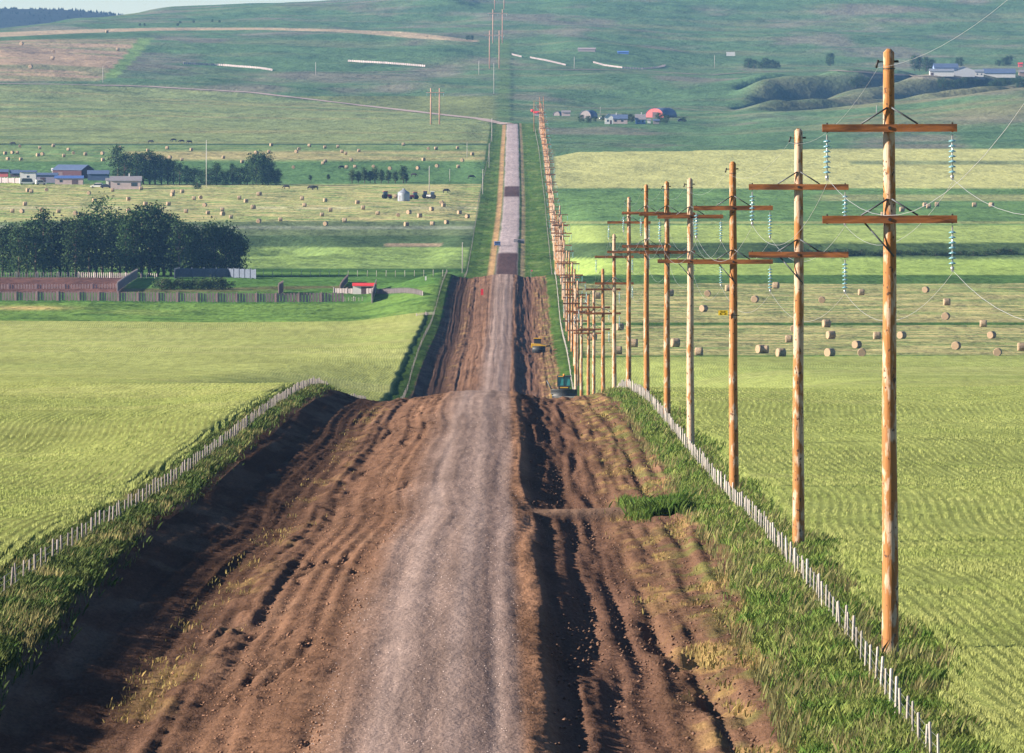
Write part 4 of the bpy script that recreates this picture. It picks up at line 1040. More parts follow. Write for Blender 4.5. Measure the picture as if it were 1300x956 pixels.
def gable(name, label, cat, px, py, dmin, w, l, hw, hr, wallm, roofm, rz=0, over=.3, windows=(), doors=(), chimney=None, along='x', end=None, group=None):
    """ridge runs along local x; wall length w (x), depth l (y)"""
    loc, s = place(px, py, dmin)
    t = thing(name, label, cat, loc, rz, group)
    m = MB(); i = 0
    pts = [(-l/2, -.3), (l/2, -.3), (l/2, hw), (0, hr), (-l/2, hw)]
    v = []
    for x_ in (-w/2, w/2):
        for y_, z_ in pts: v.append((x_, y_, z_))
    f = [(4, 3, 2, 1, 0), (5, 6, 7, 8, 9)] + [(k, (k+1) % 5, (k+1) % 5 + 5, k + 5) for k in (0, 1, 4)]
    m.v = v; m.f = f; m.sm = [0]*len(f); m.build('wall', wallm, t)
    r = MB(); th = .14; sl = (hr - hw)/(l/2); e = .35
    for sgn in (-1, 1):
        a = [(-w/2-over, sgn*(l/2+e), hw - sl*e + .02), (w/2+over, sgn*(l/2+e), hw - sl*e + .02), (w/2+over, 0, hr + .02), (-w/2-over, 0, hr + .02)]
        b_ = [(p[0], p[1], p[2] + th) for p in a]; n0 = len(r.v); r.v += a + b_
        r.f += [(n0, n0+1, n0+2, n0+3), (n0+7, n0+6, n0+5, n0+4), (n0, n0+4, n0+5, n0+1), (n0+1, n0+5, n0+6, n0+2), (n0+3, n0+2, n0+6, n0+7), (n0, n0+3, n0+7, n0+4)]; r.sm += [0]*6
    rf = r.build('roof', roofm, t)
    if chimney is not None: MB().box((chimney, 0, hr + .4), (.5, .5, 1.4)).build('chimney', WHITE, rf)
    def opening(nm, lst, m_):
        for (face, u, z0, ww, hh) in lst:
            if face == 'f': o_ = MB().box((u, -l/2 - .02, z0 + hh/2), (ww, .06, hh))
            elif face == 'l': o_ = MB().box((-w/2 - .02, u, z0 + hh/2), (.06, ww, hh))
            else: o_ = MB().box((w/2 + .02, u, z0 + hh/2), (.06, ww, hh))
            o_.build(nm, m_, t)
    opening('window', windows, DARKW); opening('door', doors, DARKB)
    return t
def quonset(name, label, px, py, dmin, w, l, h, endm, roofm, rz, door=None, group=None):
    loc, s = place(px, py, dmin); t = thing(name, label, 'barn', loc, rz, group)
    n = 16; arc = [(-w/2*math.cos(PI*k/n), h*math.sin(PI*k/n)**.8) for k in range(n+1)]
    MB().prism([(x_*.985, z_*.985 - .05) for x_, z_ in arc], -l/2, l/2).build('wall', endm, t)
    m = MB()
    for y_ in (-l/2 - .2, l/2 + .2):
        for x_, z_ in arc: m.v.append((x_, y_, z_ + .02))
    for k in range(n): m.f.append((k, k+1, k+n+2, k+n+1)); m.sm.append(1)
    o_ = m.build('roof', roofm, t); sm_ = o_.modifiers.new('th', 'SOLIDIFY'); sm_.thickness = .12
    if door: MB().box((door[0], -l/2 - .05, door[2]/2), (door[1], .12, door[2])).build('door', DARKB, t)
    return t
# the red barn farmyard, d about 4500 (2.4 px per metre)
quonset('arched_barn', 'arched barn with faded red front and dark blue metal roof', 839, 149, 4200, 11.0, 18, 5.0, REDB, BLUER, -.42, (0.6, 3.6, 2.9))
gable('white_cottage', 'white gabled cottage beside the farmyard trees', 'house', 773, 157.5, 4200, 4.2, 4.2, 3.6, 5.4, WHITE, BLUER, PI/2, windows=(('l', .6, 1.2, .8, 1.1),), doors=(('l', -.9, 0, .9, 2.0),))
gable('blue_roofed_house', 'long low house with slate blue roof and two chimneys', 'house', 786, 157, 4200, 8.5, 5, 2.7, 4.6, PINKW, BLUER, 0, windows=(('f', -2, 1, 1.2, 1), ('f', 1.5, 1, 1.2, 1)), chimney=-1.5)
gable('small_blue_house', 'small blue sided house under dark trees by the red barn', 'house', 813, 157.5, 4200, 5.2, 5, 2.6, 5.0, mat('blue_siding', (.20, .30, .48), .7, .1), GREYR, 0, windows=(('f', -1, 1, 1.3, .9), ('f', 1.2, 1, .9, .9)), chimney=.5)
gable('garden_shed', 'tiny white shed between the blue house and the red barn', 'shed', 824, 156.5, 4200, 1.6, 1.6, 1.6, 2.1, WHITE, GREYR, 0)
gable('garden_shed', 'narrow grey shed in front of the red barn door', 'shed', 833, 157.5, 4200, 3.0, 2.4, 1.8, 2.4, GREYW, BLUER, 0)
quonset('arched_shed', 'grey arched shed with blue roof before the white cottage', 747, 150, 4200, 7.0, 9, 4.2, GREYW, BLUER, -.4)
quonset('arched_shed', 'small arched grain shed nearest the road by the farmyard', 708, 147, 4200, 4.0, 5, 2.3, GREYW, GREYR, -.3)
gable('grain_shed', 'small pinkish shed next to the small arched grain shed', 'shed', 718.5, 147.3, 4200, 4.6, 4, 2.0, 2.9, PINKW, GREYR, 0)
def mast(name, label, cat, px, yb, yt, dmin, r=.12, m=None, arm=False, group=None, dmax=9400):
    (x_, d_, z_), s = place(px, yb, dmin, dmax); h = (yb - yt)*s
    t = thing(name, label, cat, (x_, d_, z_), 0, group)
    MB().tube([(0, 0, -.4), (0, 0, h*.5), (0, 0, h)], [r, r*.85, r*.6], 8).build('pole' if cat != 'mast' else 'pole', m or PW, t)
    if arm:
        a = MB().box((0, -.15, h - .6), (1.8, .1, .12)).build('crossarm', ARM, t)
        for s_ in (-.8, 0, .8):
            MB().tube([(s_, -.15, h - .54), (s_, -.15, h - .36)], .05, 6).build('insulator', CAPM, t)
    else:
        MB().tube([(0, -r, h - .25), (.25, -r-.1, h - .15), (.25, -r-.1, h)], .04, 6).build('insulator', CAPM, t)
    return t
UP = 'small utility poles'
mast('utility_pole', 'slim pale pole behind the arched shed in the red barn farmyard', 'utility pole', 762, 150, 136, 4200, .11)
mast('utility_pole', 'pale utility pole beside the near verge, next to the freshly dug patch', 'utility pole', 587, 347, 308, 2000, .14, group=UP)
mast('utility_pole', 'pale utility pole beside the gravel road near the grain bin', 'utility pole', 613, 247, 215, 2700, .15, group=UP)
mast('utility_pole', 'tall pale pole standing above the grain bin', 'utility pole', 545, 244, 211, 2700, .15, group=UP)
mast('utility_pole', 'pale utility pole in the roadside fence before the track junction', 'utility pole', 621, 213, 182, 2900, .16, group=UP)
mast('utility_pole', 'faint utility pole at the track junction', 'utility pole', 624.5, 180, 150, 3500, .17, group=UP)
mast('utility_pole', 'faint utility pole on the slope above the track junction', 'utility pole', 627, 119, 80, 4700, .20, group=UP)
mast('utility_pole', 'lone pale pole by the corner of the tan hill field', 'utility pole', 131, 105, 84, 4500, .22, group=UP)
mast('utility_pole', 'lone pale pole between the two long windbreaks', 'utility pole', 401, 95.5, 79, 4500, .2, group=UP)
mast('utility_pole', 'short pale pole on the slope beside the tall frames', 'utility pole', 608, 95, 77, 4500, .2, group=UP)
mast('utility_pole', 'pale pole by the curved snow fence', 'utility pole', 729, 87, 72, 4500, .2, group=UP)
mast('utility_pole', 'pale pole below the white roadside board', 'utility pole', 907, 87, 70, 4500, .2, group=UP)
mast('utility_pole', 'pale pole in front of the ridge behind the nearest power pole', 'utility pole', 1112.5, 145, 134, 4000, .2, group=UP)
mast('mast', 'tall thin white mast rising before the farther shelterbelt', 'mast', 262, 237, 178, 2700, .10, WHITE)
mast('utility_pole', 'thin short pole in the hay field near the road', 'utility pole', 593, 200, 180, 2900, .12, group=UP)
mast('utility_pole', 'thin faint pole in the pasture between grain bin and road', 'utility pole', 571, 232, 215, 2800, .1, group=UP)
HF = mat('frame_pole_wood', (.42, .24, .17), .8, .2, 3, stretch=(1, 1, .2))
def hframe(label, xa, xb, yb, yt, dmin):
    (x_, d_, z_), s = place((xa+xb)/2, yb, dmin); h = (yb-yt)*s; w = (xb-xa)*s
    t = thing('frame_pylon', label, 'pylon', (x_, d_, z_), 0, 'two-legged wooden pylons on the slope')
    for sg in (-1, 1): MB().tube([(sg*w/2, 0, -1), (sg*w/2, 0, h)], [.40, .30], 8).build('leg', HF, t)
    MB().box((0, -.35, h*.88), (w*2.1, .25, .3)).build('crossarm', HF, t)
    for sg in (-1, 0, 1): MB().tube([(sg*w*.95, -.35, h*.88-.15), (sg*w*.95, -.35, h*.88-2.0)], .09, 6).build('insulator', GLASS, t)
    return t
HP = [hframe('red-brown two-legged pylon standing over the hillside track', 547, 558, 158, 112, 4000),
      hframe('nearest two-legged pylon of the line climbing the hill', 621.5, 633.8, 87, 39, 4800),
      hframe('second two-legged pylon of the line climbing the hill', 625.8, 637.8, 55, 12, 5600),
      hframe('farthest two-legged pylon at the top of the hill', 628, 640, 12, -26, 7000)]
# three-pole dead end of the roadside line
for i, (px, top) in enumerate(((678, 128), (690, 123))):
    mast('end_pole', 'end pole of the roadside line, on the %s side' % ('road' if i == 0 else 'field'), 'power pole', px, 167, top, 3700, .22, POLE, True, 'end poles of the roadside line')
# white barns at far right, about 5500 m away (2 px per metre)
gable('gabled_barn', 'big pale grey gabled barn in the middle of the white farm', 'barn', 1223, 97, 5300, 9, 13.5, 3.8, 6.0, mat('pale_cladding', (.52, .53, .56), .6, .05), METAL, PI/2)
gable('long_barn', 'long low white barn reaching from trees to the grey gabled barn', 'barn', 1195, 96.5, 5300, 15, 7, 3.0, 4.4, WHITE, METAL, 0, doors=(('f', -6, 0, 1.6, 2.0),))
gable('machine_shed', 'blue-roofed machine shed behind the long white barn', 'barn', 1200, 92, 5300, 15, 9, 3.0, 5.4, mat('blue_cladding', (.20, .28, .50), .6, .08), BLUER, .06)
gable('low_annex', 'white annex between the gabled barn and the blue-roofed barn', 'barn', 1242, 97.5, 5300, 6, 6, 3.0, 4.2, WHITE, METAL, 0, windows=(('f', -1, 1, .8, .8), ('f', 1.6, 1, .8, .8)))
gable('long_barn', 'long white barn with pale blue roof at the end of the farm', 'barn', 1268, 98, 5300, 20, 9, 2.6, 5.2, WHITE, BLUER, 0)
gable('farm_shed', 'tiny red shed above the end of the white farm', 'shed', 1295, 85, 5500, 3, 3, 2.2, 3.0, REDB, REDR, 0)
gable('farm_shed', 'small brown shed next to the long white barn with blue roof', 'shed', 1298, 97, 5300, 5, 5, 2.6, 3.8, BROWNB, GREYR, 0)
# things on the far slope right of the road
gable('cattle_shelter', 'long low grey shelter on the far slope above the snow fence', 'shelter', 745, 65.5, 5000, 12.5, 4, 1.6, 2.6, GREYW, GREYW, -.1)
gable('cattle_shelter', 'short bright blue shelter on the far slope above the snow fence', 'shelter', 791, 68.3, 5000, 8, 3, 1.2, 1.9, mat('bright_blue', (.07, .15, .40), .6, .05), mat('bright_blue', (.1, .2, .6)), -.06)
loc, s = place(927.5, 72, 5000)
t = thing('roadside_board', 'blank white rectangular board standing on the far slope', 'sign', loc)
MB().box((0, 0, 2.0), (11*s, .15, 5*s)).build('board', WHITE, t)
for sx_ in (-2, 2): MB().box((sx_, .12, .8), (.15, .1, 2.0)).build('post', PW, t)

def board_fence(name, label, pts, h, dmin, m=GREYW, spacing=2.4, gap=.25, cat='fence', dmax=9400, lean=0.0, flat=False):
    if dmin >= 4000: pts = [(a[0] + (b_[0]-a[0])*k/7, a[1] + (b_[1]-a[1])*k/7) for a, b_ in zip(pts[:-1], pts[1:]) for k in range(7)] + [pts[-1]]
    P = [at(px, py, dmin, dmax) for px, py in pts]
    if flat: dm = float(np.mean([p[1] for p in P])); P = [((px - 640)/F*dm, dm + k_*1.5, 0) for k_, (px, py) in enumerate(pts)]
    t = thing(name, label, cat, (0, 0, 0)); pan = MB(); cnt = 0
    for a, b_ in zip(P[:-1], P[1:]):
        L = math.hypot(b_[0]-a[0], b_[1]-a[1]); n_ = max(1, int(L/spacing)); az = math.atan2(b_[1]-a[1], b_[0]-a[0])
        for k in range(n_):
            u = (k+.5)/n_; x_ = a[0]+(b_[0]-a[0])*u; y_ = a[1]+(b_[1]-a[1])*u; z_ = Hs(x_, y_)
            nb = max(2, int(spacing/.6)) if a[1] < 4000 else 3
            for q in range(nb):
                v = (q+.5)/nb - .5; ox = v*L/n_*math.cos(az); oy = v*L/n_*math.sin(az)
                zz = Hs(x_+ox, y_+oy)
                pan.box((x_+ox, y_+oy, zz + h*.5 + .05), (L/n_/nb*(1-gap), .05, h*random.uniform(.88, 1.04)), az)
            if cnt < 100:
                p = MB().box((0, 0, h*.5), (.16, .16, h*1.12+.3), az).build('post', m, t)
                xx, yy = a[0]+(b_[0]-a[0])*k/n_, a[1]+(b_[1]-a[1])*k/n_
                p.location = (xx + .12*math.sin(az), yy - .12*math.cos(az), Hs(xx, yy)); cnt += 1
    pan.build('boards', m, t)
    return t
PURP = mat('weathered_boards', (.31, .22, .22), .9, .3, 2, stretch=(4, 4, .4)); WB = mat('white_boards', (.33, .28, .29), .85, .15, 2)
board_fence('windbreak_fence', 'long pale windbreak fence on the slope beside the tan field', [(233, 81.5), (285, 84), (330, 87.5), (346, 90)], 1.35, 4500, WB, 5.5)
board_fence('windbreak_fence', 'second long pale windbreak fence, nearer the tall pylons', [(442, 78.5), (490, 81), (540, 85)], 1.35, 4500, WB, 5.5)
board_fence('snow_fence', 'short pale snow fence just past the tall pylons', [(650, 70), (662, 73)], 1.2, 4500, WB, 4)
board_fence('snow_fence', 'slanting pale snow fence below the grey shelter', [(673, 74), (695, 78), (718, 83.5)], 1.2, 4500, WB, 4)
board_fence('snow_fence', 'curved pale snow fence of the hillside corral', [(753, 80), (768, 84), (790, 87), (815, 88.5), (832, 87), (845, 84)], 1.2, 4500, WB, 4)
# the corral on the left
board_fence('corral_fence', 'long weathered board fence in front of the corral', [(-60, 382.5), (100, 382.8), (250, 384), (350, 385), (436, 384)], 2.0, 1750, PURP, 4.3, gap=.28, dmax=2150, flat=True)
board_fence('corral_fence', 'low board fence inside the brown corral yard', [(-60, 366), (152, 368)], 1.1, 1750, PURP, 6, gap=.5, dmax=2150, flat=True)
board_fence('corral_fence', 'slanting white board fence closing the end of the corral', [(148, 371), (160, 362), (174, 353)], 2.1, 1750, WB, 3.2, gap=.1, dmax=2250)
board_fence('rail_fence', 'pale rail fence between the corral and the shelterbelt', [(-60, 352), (100, 352.5), (200, 354)], 1.3, 1800, WB, 5.0, gap=.72, dmax=2250)
board_fence('windbreak_fence', 'blue-grey slatted windbreak in the shade of the broad trees', [(221, 354), (228, 352.5), (290, 352.5), (325, 354)], 2.3, 1800, mat('bluish_boards', (.085, .105, .15), .85, .2, 2), 3.0, gap=.05, dmax=2250)
board_fence('corral_gate', 'short upright gate panel on the long corral fence', [(353, 375), (359, 371)], 2.4, 1750, PURP, 1.5, gap=.1, dmax=2150)
board_fence('windbreak_fence', 'slanting board panel beside the red-roofed shed', [(431, 371), (441, 358)], 1.6, 1750, PURP, 2.2, gap=.15, dmax=2200)
board_fence('corral_fence', 'low grey board fence leading to the red-roofed shed', [(424, 373), (475, 372.5)], 1.2, 1750, GREYW, 3, gap=.15, dmax=2150)
board_fence('windbreak_fence', 'tall pale board panel across the end of the red-roofed shed', [(471.5, 385), (477, 368)], 2.2, 1750, WB, 2.6, gap=.05, dmax=2150)
board_fence('corral_fence', 'shaded board fence running from the shed towards the road', [(479, 373), (537, 376)], 1.0, 1750, GREYW, 3, gap=.3, dmax=2150)
board_fence('rail_fence', 'four pale posts with a rail before the red-roofed shed', [(436, 383), (462, 382)], .9, 1750, WB, 2.0, gap=.9, dmax=2150)
board_fence('rail_fence', 'zigzag pale rail fence on the green verge', [(528, 403), (552, 400)], .6, 1500, WB, 6.0, gap=.85, dmax=2150)
gable('red_roofed_shed', 'white open shed with bright red roof at the end of the corral', 'shed', 462.5, 373.5, 1750, 5.2, 3.6, 1.9, 2.35, WHITE, REDR, 0, over=.15, doors=(('f', .9, .05, 3.2, 1.65),))
pf = fence('thin post fence along the dark hedge strip', lambda d: d*0, 0, 0, 1, 1, .1) if False else None
t = thing('post_fence', 'row of thin pale posts before the dark hedge strip', 'fence'); 
for i, px in enumerate(range(322, 572, 12)):
    x_, d_, z_ = at(px, 351, 1900, 2300); m = MB(); post_mb(m, 0, 0, 0, 1.5, .14); o_ = m.build('post', PW, t); o_.location = (x_, d_, z_)
# ---- the left farmstead, about 3050 m away (3.5 px per metre)
gable('farmhouse', 'pinkish farmhouse with low gable, chimney and big window', 'house', 160, 240, 2800, 11, 8.5, 3.1, 4.6, PINKW, GREYR, .0, over=.5, windows=(('f', 3.2, 1.1, 2.2, 1.3), ('f', -2.6, 1.6, .9, .6)), chimney=1.2)
gable('barn', 'dark barn with blue roof and red end behind the farmhouse', 'barn', 93, 226, 2900, 13, 9, 3.2, 5.0, mat('maroon_wall', (.06, .025, .035), .8, .1), BLUER, -.5, doors=(('f', -3, 0, 2, 2.4),))
gable('farm_shed', 'long low shed with bright blue roof in the farmyard', 'shed', 88, 234, 2850, 10.5, 4.5, 2.3, 3.1, PINKW, mat('bright_blue_roof', (.07, .13, .34), .5, .05), 0, windows=(('f', -3, .8, 1.0, .8),), doors=(('f', 2.2, 0, 2.2, 1.8),))
gable('farm_shed', 'pale flat shed with blue roof beside the farmyard gate', 'shed', 36, 232.5, 2850, 6, 5, 4.2, 4.7, WHITE, BLUER, 0, windows=(('f', 0, 2, .9, .9),))
gable('farm_shed', 'low bluish shed joining the pale shed in the farmyard', 'shed', 58, 232, 2850, 9, 5, 2.9, 3.6, mat('bluish_siding', (.28, .27, .36), .8, .1), BLUER, 0, doors=(('f', -1, 0, 1.8, 2.0),))
gable('farm_shed', 'white shed with pink door in front of the dark barn', 'shed', 76, 225, 2900, 6, 4, 2.6, 3.4, WHITE, WHITE, 0, doors=(('f', 2, 0, 1, 2),))
gable('farm_shed', 'dark blue shed between the dark barn and the farmhouse', 'shed', 125, 229, 2900, 8, 5, 2.5, 3.7, mat('dark_blue_siding', (.06, .09, .17), .7, .1), BLUER, 0)
gable('farm_shed', 'low grey garage joining the farmhouse', 'shed', 141, 237, 2800, 3.6, 4, 2.3, 3.0, WHITE, GREYR, 0, doors=(('f', 0, 0, 1.6, 1.8),))
gable('farm_shed', 'small round-topped dark shed behind the yard wall', 'shed', 19, 224.5, 2850, 3.4, 3, 1.5, 2.6, DARKB, BLUER, 0)
gable('farm_shed', 'red shed at the edge of the farmyard behind the wall', 'shed', 3, 224.5, 2850, 4.6, 3, 2.0, 2.8, REDB, BLUER, 0)
board_fence('yard_wall', 'long whitish yard fence beside the pale shed', [(-40, 232), (27, 233)], 2.0, 2800, WB, 3, gap=.02, dmax=3400)
# vehicles -------------------------------------------------------------------------------------
TYRE = mat('tyre_rubber', (.02, .02, .02), .9, .1); GLASSD = mat('dark_car_glass', (.02, .03, .045), .1, .02, spec=.8)
def car(name, label, px, py, dmin, paint_, rz, L=4.4, W=1.8, Hh=1.5, van=False, dmax=9400, cat='car'):
    loc, s = place(px, py, dmin, dmax); t = thing(name, label, cat, loc, rz)
    a = L/2
    if van: pr = [(-a, .35), (a, .35), (a, .95), (a-.9, 1.05), (a-1.5, Hh), (-a+.1, Hh), (-a, 1.2)]
    else: pr = [(-a, .35), (a, .35), (a, .75), (a-.9, .88), (a-1.6, Hh-.12), (a-2.1, Hh), (-a+1.1, Hh), (-a+.35, .95), (-a, .9)]
    b_ = MB().prism(pr, -W/2, W/2).build('body', paint_, t); bv = b_.modifiers.new('bevel', 'BEVEL'); bv.width = .07; bv.segments = 2
    for sg in (-1, 1):
        MB().prism([(a-1.55, Hh-.18), (a-1.05, .95), (-a+.55, 1.0), (-a+1.1, Hh-.12)][::1], sg*(W/2+.01) - .01, sg*(W/2+.01) + .01).build('side_window', GLASSD, t)
    MB().box((a-1.28, 0, 1.12), (.12, W*.8, .36)).build('windscreen', GLASSD, t); MB().box((-a+.42, 0, 1.14), (.3, W*.78, .32)).build('rear_window', GLASSD, t)
    for xx in (-a+.8, a-.85):
        for yy in (-W/2+.1, W/2-.1):
            w_ = MB().tube([(xx, yy-.1, .33), (xx, yy+.1, .33)], .33, 14).build('wheel', TYRE, t)
    for yy in (-.6, .6): MB().box((a, yy, .68), (.06, .3, .16)).build('headlight', mat('lamp_glass', (.7, .7, .7), .2), t)
    return t
car('parked_car', 'dark blue car driving on the edge of the far gravel road', 631.5, 313, 2400, mat('blue_paint', (.05, .10, .26), .3, .03, spec=.6), PI/2, dmax=2700)
car('parked_pickup', 'white pickup parked beside the farmhouse', 124, 238.5, 2800, WHITE, PI*.97, 5.2, 1.9, 1.8, cat='pickup')
car('parked_van', 'small white van with pink load in front of the yard sheds', 52, 234.8, 2800, WHITE, 0.2, 4.0, 1.8, 1.9, van=True, cat='van')
car('parked_van', 'white van parked by the flat pale shed', 35, 234.5, 2800, WHITE, 0.1, 6.0, 2.0, 2.5, van=True, cat='van')
car('parked_car', 'dark car beside the garage of the farmhouse', 135, 239, 2800, mat('dark_paint', (.04, .04, .07), .35, .03), 0, cat='car')
car('parked_car', 'pale car beside the narrow grey shed in the red barn farmyard', 765, 151.8, 4200, WHITE, 0.2, 3.6, 1.7, 1.5)
car('parked_truck', 'dark pickup at the foot of the red barn', 866, 154.5, 4200, mat('dark_paint', (.04, .04, .07)), .1, 5, 1.9, 1.8, cat='pickup')
REDP = mat('tractor_red', (.45, .03, .07), .4, .05); WHP = mat('tractor_white', (.6, .6, .6), .4, .05)
def tractor(label, px, py, dmin, rz, m=REDP, s=1.0):
    loc, _ = place(px, py, dmin, 3400); t = thing('tractor', label, 'tractor', loc, rz, None)
    b_ = MB().prism([(-.6, .7), (1.9, .7), (1.95, 1.45), (.3, 1.6), (-.6, 1.3)], -.42, .42).build('body', m, t)
    MB().box((-.35, 0, 2.0), (1.4, 1.3, 1.15), taper=.92).build('cab', GLASSD, t); MB().box((-.35, 0, 2.64), (1.6, 1.45, .12)).build('cab_roof', m, t)
    for sg in (-1, 1):
        MB().tube([(-.6, sg*.65, .8), (-.6, sg*1.05, .8)], .82, 18).build('rear_wheel', TYRE, t); MB().tube([(1.4, sg*.6, .48), (1.4, sg*.9, .48)], .48, 16).build('front_wheel', TYRE, t)
    MB().tube([(1.0, .2, 1.5), (1.0, .2, 2.3)], .05, 6).build('exhaust', HARD, t)
    t.scale = (s, s, s); return t
tractor('red tractor parked on the outer side of the grain bin', 490.5, 252.5, 2600, .3)
tractor('red and white tractor on the road side of the grain bin', 526, 253, 2600, PI+.3, s=.95)
tractor('red tractor standing farther along the pale farmyard strip', 541, 252, 2600, .1, s=1.0)
tractor('white tractor with blue cab parked nearest the road', 548, 252.5, 2600, PI-.2, WHP, .95)
# grain bin
loc, s = place(512.5, 255.5, 2600, 3300); t = thing('grain_bin', 'round galvanised grain bin with pointed roof beside red tractors', 'grain bin', loc)
R_ = 7.6*s
m = MB(); m.tube([(0, 0, -.1)] + [(0, 0, .25 + .45*k) for k in range(7)], [R_*(1 + .006*(k % 2)) for k in range(8)], 32); m.build('wall', METAL, t)
m = MB(); m.tube([(0, 0, 2.92), (0, 0, 2.97), (0, 0, 4.15)], [R_*1.04, R_*1.03, .3], 32); rf = m.build('roof', METAL, t)
MB().tube([(0, 0, 4.1), (0, 0, 4.4)], .3, 12).build('cap', METAL, rf); MB().box((-R_*.7, -R_*.72, 1.2), (.7, .1, 1.9), -.8).build('door', GREYR, t)
# bulldozer on the shoulder, seen from the front, about 1200 m away
BLK = mat('dark_machine', (.025, .03, .035), .5, .1); YEL = mat('machine_yellow', (.62, .36, .03), .5, .1); TEAL = mat('teal_glass', (.03, .22, .22), .15, .05, spec=.8)
ORG = mat('orange_beacon', (.8, .25, .03), .4)
x_ = (716 - 640)/F*1150; d_ = 1150.0
t = thing('bulldozer', 'dark bulldozer with wide blade, teal cab glass and orange beacon', 'bulldozer', (x_, d_, float(zrow(503, d_)) - .1))
k_ = d_/F
bl = MB()
n0 = 8
for q in range(n0+1):
    a = -.6 + 1.2*q/n0; zz = .1 + 1.0*q/n0; yy = -2.6 + .35*math.cos(a*1.6)
    for xx in (-16.5*k_, 16.5*k_): bl.v.append((xx, yy, zz))
for q in range(n0): bl.f.append((2*q, 2*q+1, 2*q+3, 2*q+2)); bl.sm.append(1)
o_ = bl.build('blade', BLK, t); so = o_.modifiers.new('th', 'SOLIDIFY'); so.thickness = .08
MB().box((0, -2.66, .12), (33*k_, .12, .2)).build('cutting_edge', mat('worn_steel', (.45, .42, .40), .4, .1, metal=.6), o_)
for sg in (-1, 1):
    tr = MB(); pr = [(-1.9, .15), (-1.5, .0), (1.5, 0), (1.9, .15), (2.0, .55), (1.6, .95), (-1.5, .95), (-2.0, .55)]
    for y0 in (0,):
        i = len(tr.v)
        for xx in (sg*1.0, sg*1.55):
            for (yy, zz) in pr: tr.v.append((xx, yy, zz))
        n_ = len(pr); tr.f.append(tuple(range(i, i+n_))); tr.f.append(tuple(range(i+n_, i+2*n_))[::-1]); tr.sm += [0, 0]
        for q in range(n_): tr.f.append((i+q, i+(q+1) % n_, i+n_+(q+1) % n_, i+n_+q)); tr.sm.append(0)
    tr.build('track', BLK, t)
    MB().tube([(sg*1.65, 1.2, .5), (sg*1.65, -2.3, .4)], .1, 6).build('push_arm', BLK, t)
MB().box((0, -.9, 1.15), (1.5, 2.0, .8)).build('bonnet', BLK, t); MB().box((0, -1.92, 1.35), (1.1, .05, .14)).build('grille_bar', YEL, t)
cb_ = MB().box((0, .6, 2.05), (1.75, 1.5, 1.35), taper=.93).build('cab', TEAL, t)
for sx_ in (-.86, 0, .86): MB().box((sx_, -.15, 2.05), (.09, .09, 1.4)).build('cab_pillar', BLK, cb_)
MB().box((0, .6, 2.78), (1.9, 1.7, .12)).build('cab_roof', BLK, t); MB().box((-.45, -.24, 2.78), (.7, .05, .13)).build('light_bar', YEL, t)
MB().tube([(0, .5, 2.84), (0, .5, 3.08)], .13, 10).build('beacon', ORG, t)
MB().tube([(-1.55, -2.0, .8), (-2.3, -1.8, 2.3)], .1, 6).build('hydraulic_arm', STEEL, t)
MB().box((-16.5*k_, -2.72, .2), (.16, .1, .5)).build('marker', YEL, t)
# yellow compactor further on
x_ = (684 - 640)/F*1480; d_ = 1480.0
t = thing('compactor', 'yellow earth compactor with dark drum working in the ditch', 'compactor', (x_, d_, Hs(x_, d_)))
MB().prism([(-1.35, .9), (1.2, .9), (1.3, 1.25), (.3, 1.5), (-1.3, 1.6)], -2.2, 1.4).build('body', YEL, t)
MB().box((-.2, .4, 1.95), (1.2, 1.1, .9)).build('cab', GLASSD, t); MB().box((-.2, .4, 2.45), (1.4, 1.3, .1)).build('cab_roof', YEL, t)
MB().tube([(-1.1, -2.0, .62), (1.1, -2.0, .62)], .62, 20).build('drum', BLK, t)
for sg in (-1, 1): MB().tube([(sg*.75, 1.0, .6), (sg*1.15, 1.0, .6)], .6, 16).build('rear_wheel', TYRE, t)
MB().tube([(1.0, -.6, 1.1), (1.9, -.4, 1.15), (2.0, -.4, 1.7)], .13, 8).build('side_arm', BLK, t)
# small roadside markers
def stake(label, px, yb, yt, dmin, m, w=.1, name='marker_stake', cat='marker', flag=None, dmax=9400):
    loc, s = place(px, yb, dmin, dmax); h = (yb-yt)*s; t = thing(name, label, cat, loc)
    MB().box((0, 0, h/2), (w, w*.6, h)).build('post', m, t)
    if flag: MB().box((.16, 0, h-.15), (.4, .03, .3)).build('flag', flag, t)
    return t
PINK = mat('pink_flag', (.75, .05, .18), .7)
stake('wooden stake with pink flag on the cut bank past the second crest', 674, 353, 343, 1850, PW, flag=PINK, dmax=2150)
stake('white stake on the verge by the second road crest', 596, 353, 348, 1850, WHITE, .3, dmax=2150)
stake('red barrel marker on the brown shoulder of the road', 612, 375, 367, 1700, mat('red_plastic', (.6, .03, .04), .5), .55, 'road_marker', dmax=1960)
stake('small white and black marker board in the green paddock', 540.5, 356, 351, 1750, WHITE, .35, 'marker_board', dmax=2200)
# culvert pipe on the right verge
loc, s = place(659, 308.5, 2300, 2700)
t = thing('culvert_pipe', 'dark concrete culvert mouth in the far road bank', 'culvert', loc, .0)
MB().box((0, .5, .5), (3.2, .4, 1.3)).build('headwall', GREYR, t); MB().tube([(0, -.2, .4), (0, 1.5, .4)], .5, 14).build('pipe', BLK, t)
# red things by the end poles
loc, s = place(676, 146, 4200)
t = thing('red_tank', 'red tank on a stand behind the end poles', 'tank', loc); MB().tube([(-.9, 0, 2.4), (.9, 0, 2.4)], .75, 14).build('tank', mat('red_plastic', (.6, .03, .04)), t)
for sx_ in (-.7, .7): MB().box((sx_, 0, .85), (.15, .9, 1.9)).build('leg', HARD, t)
gable('farm_shed', 'tiny pink shed beside the red tank behind the end poles', 'shed', 681, 147, 4200, 3.2, 2.5, 1.6, 2.4, PINKW, REDR, 0)

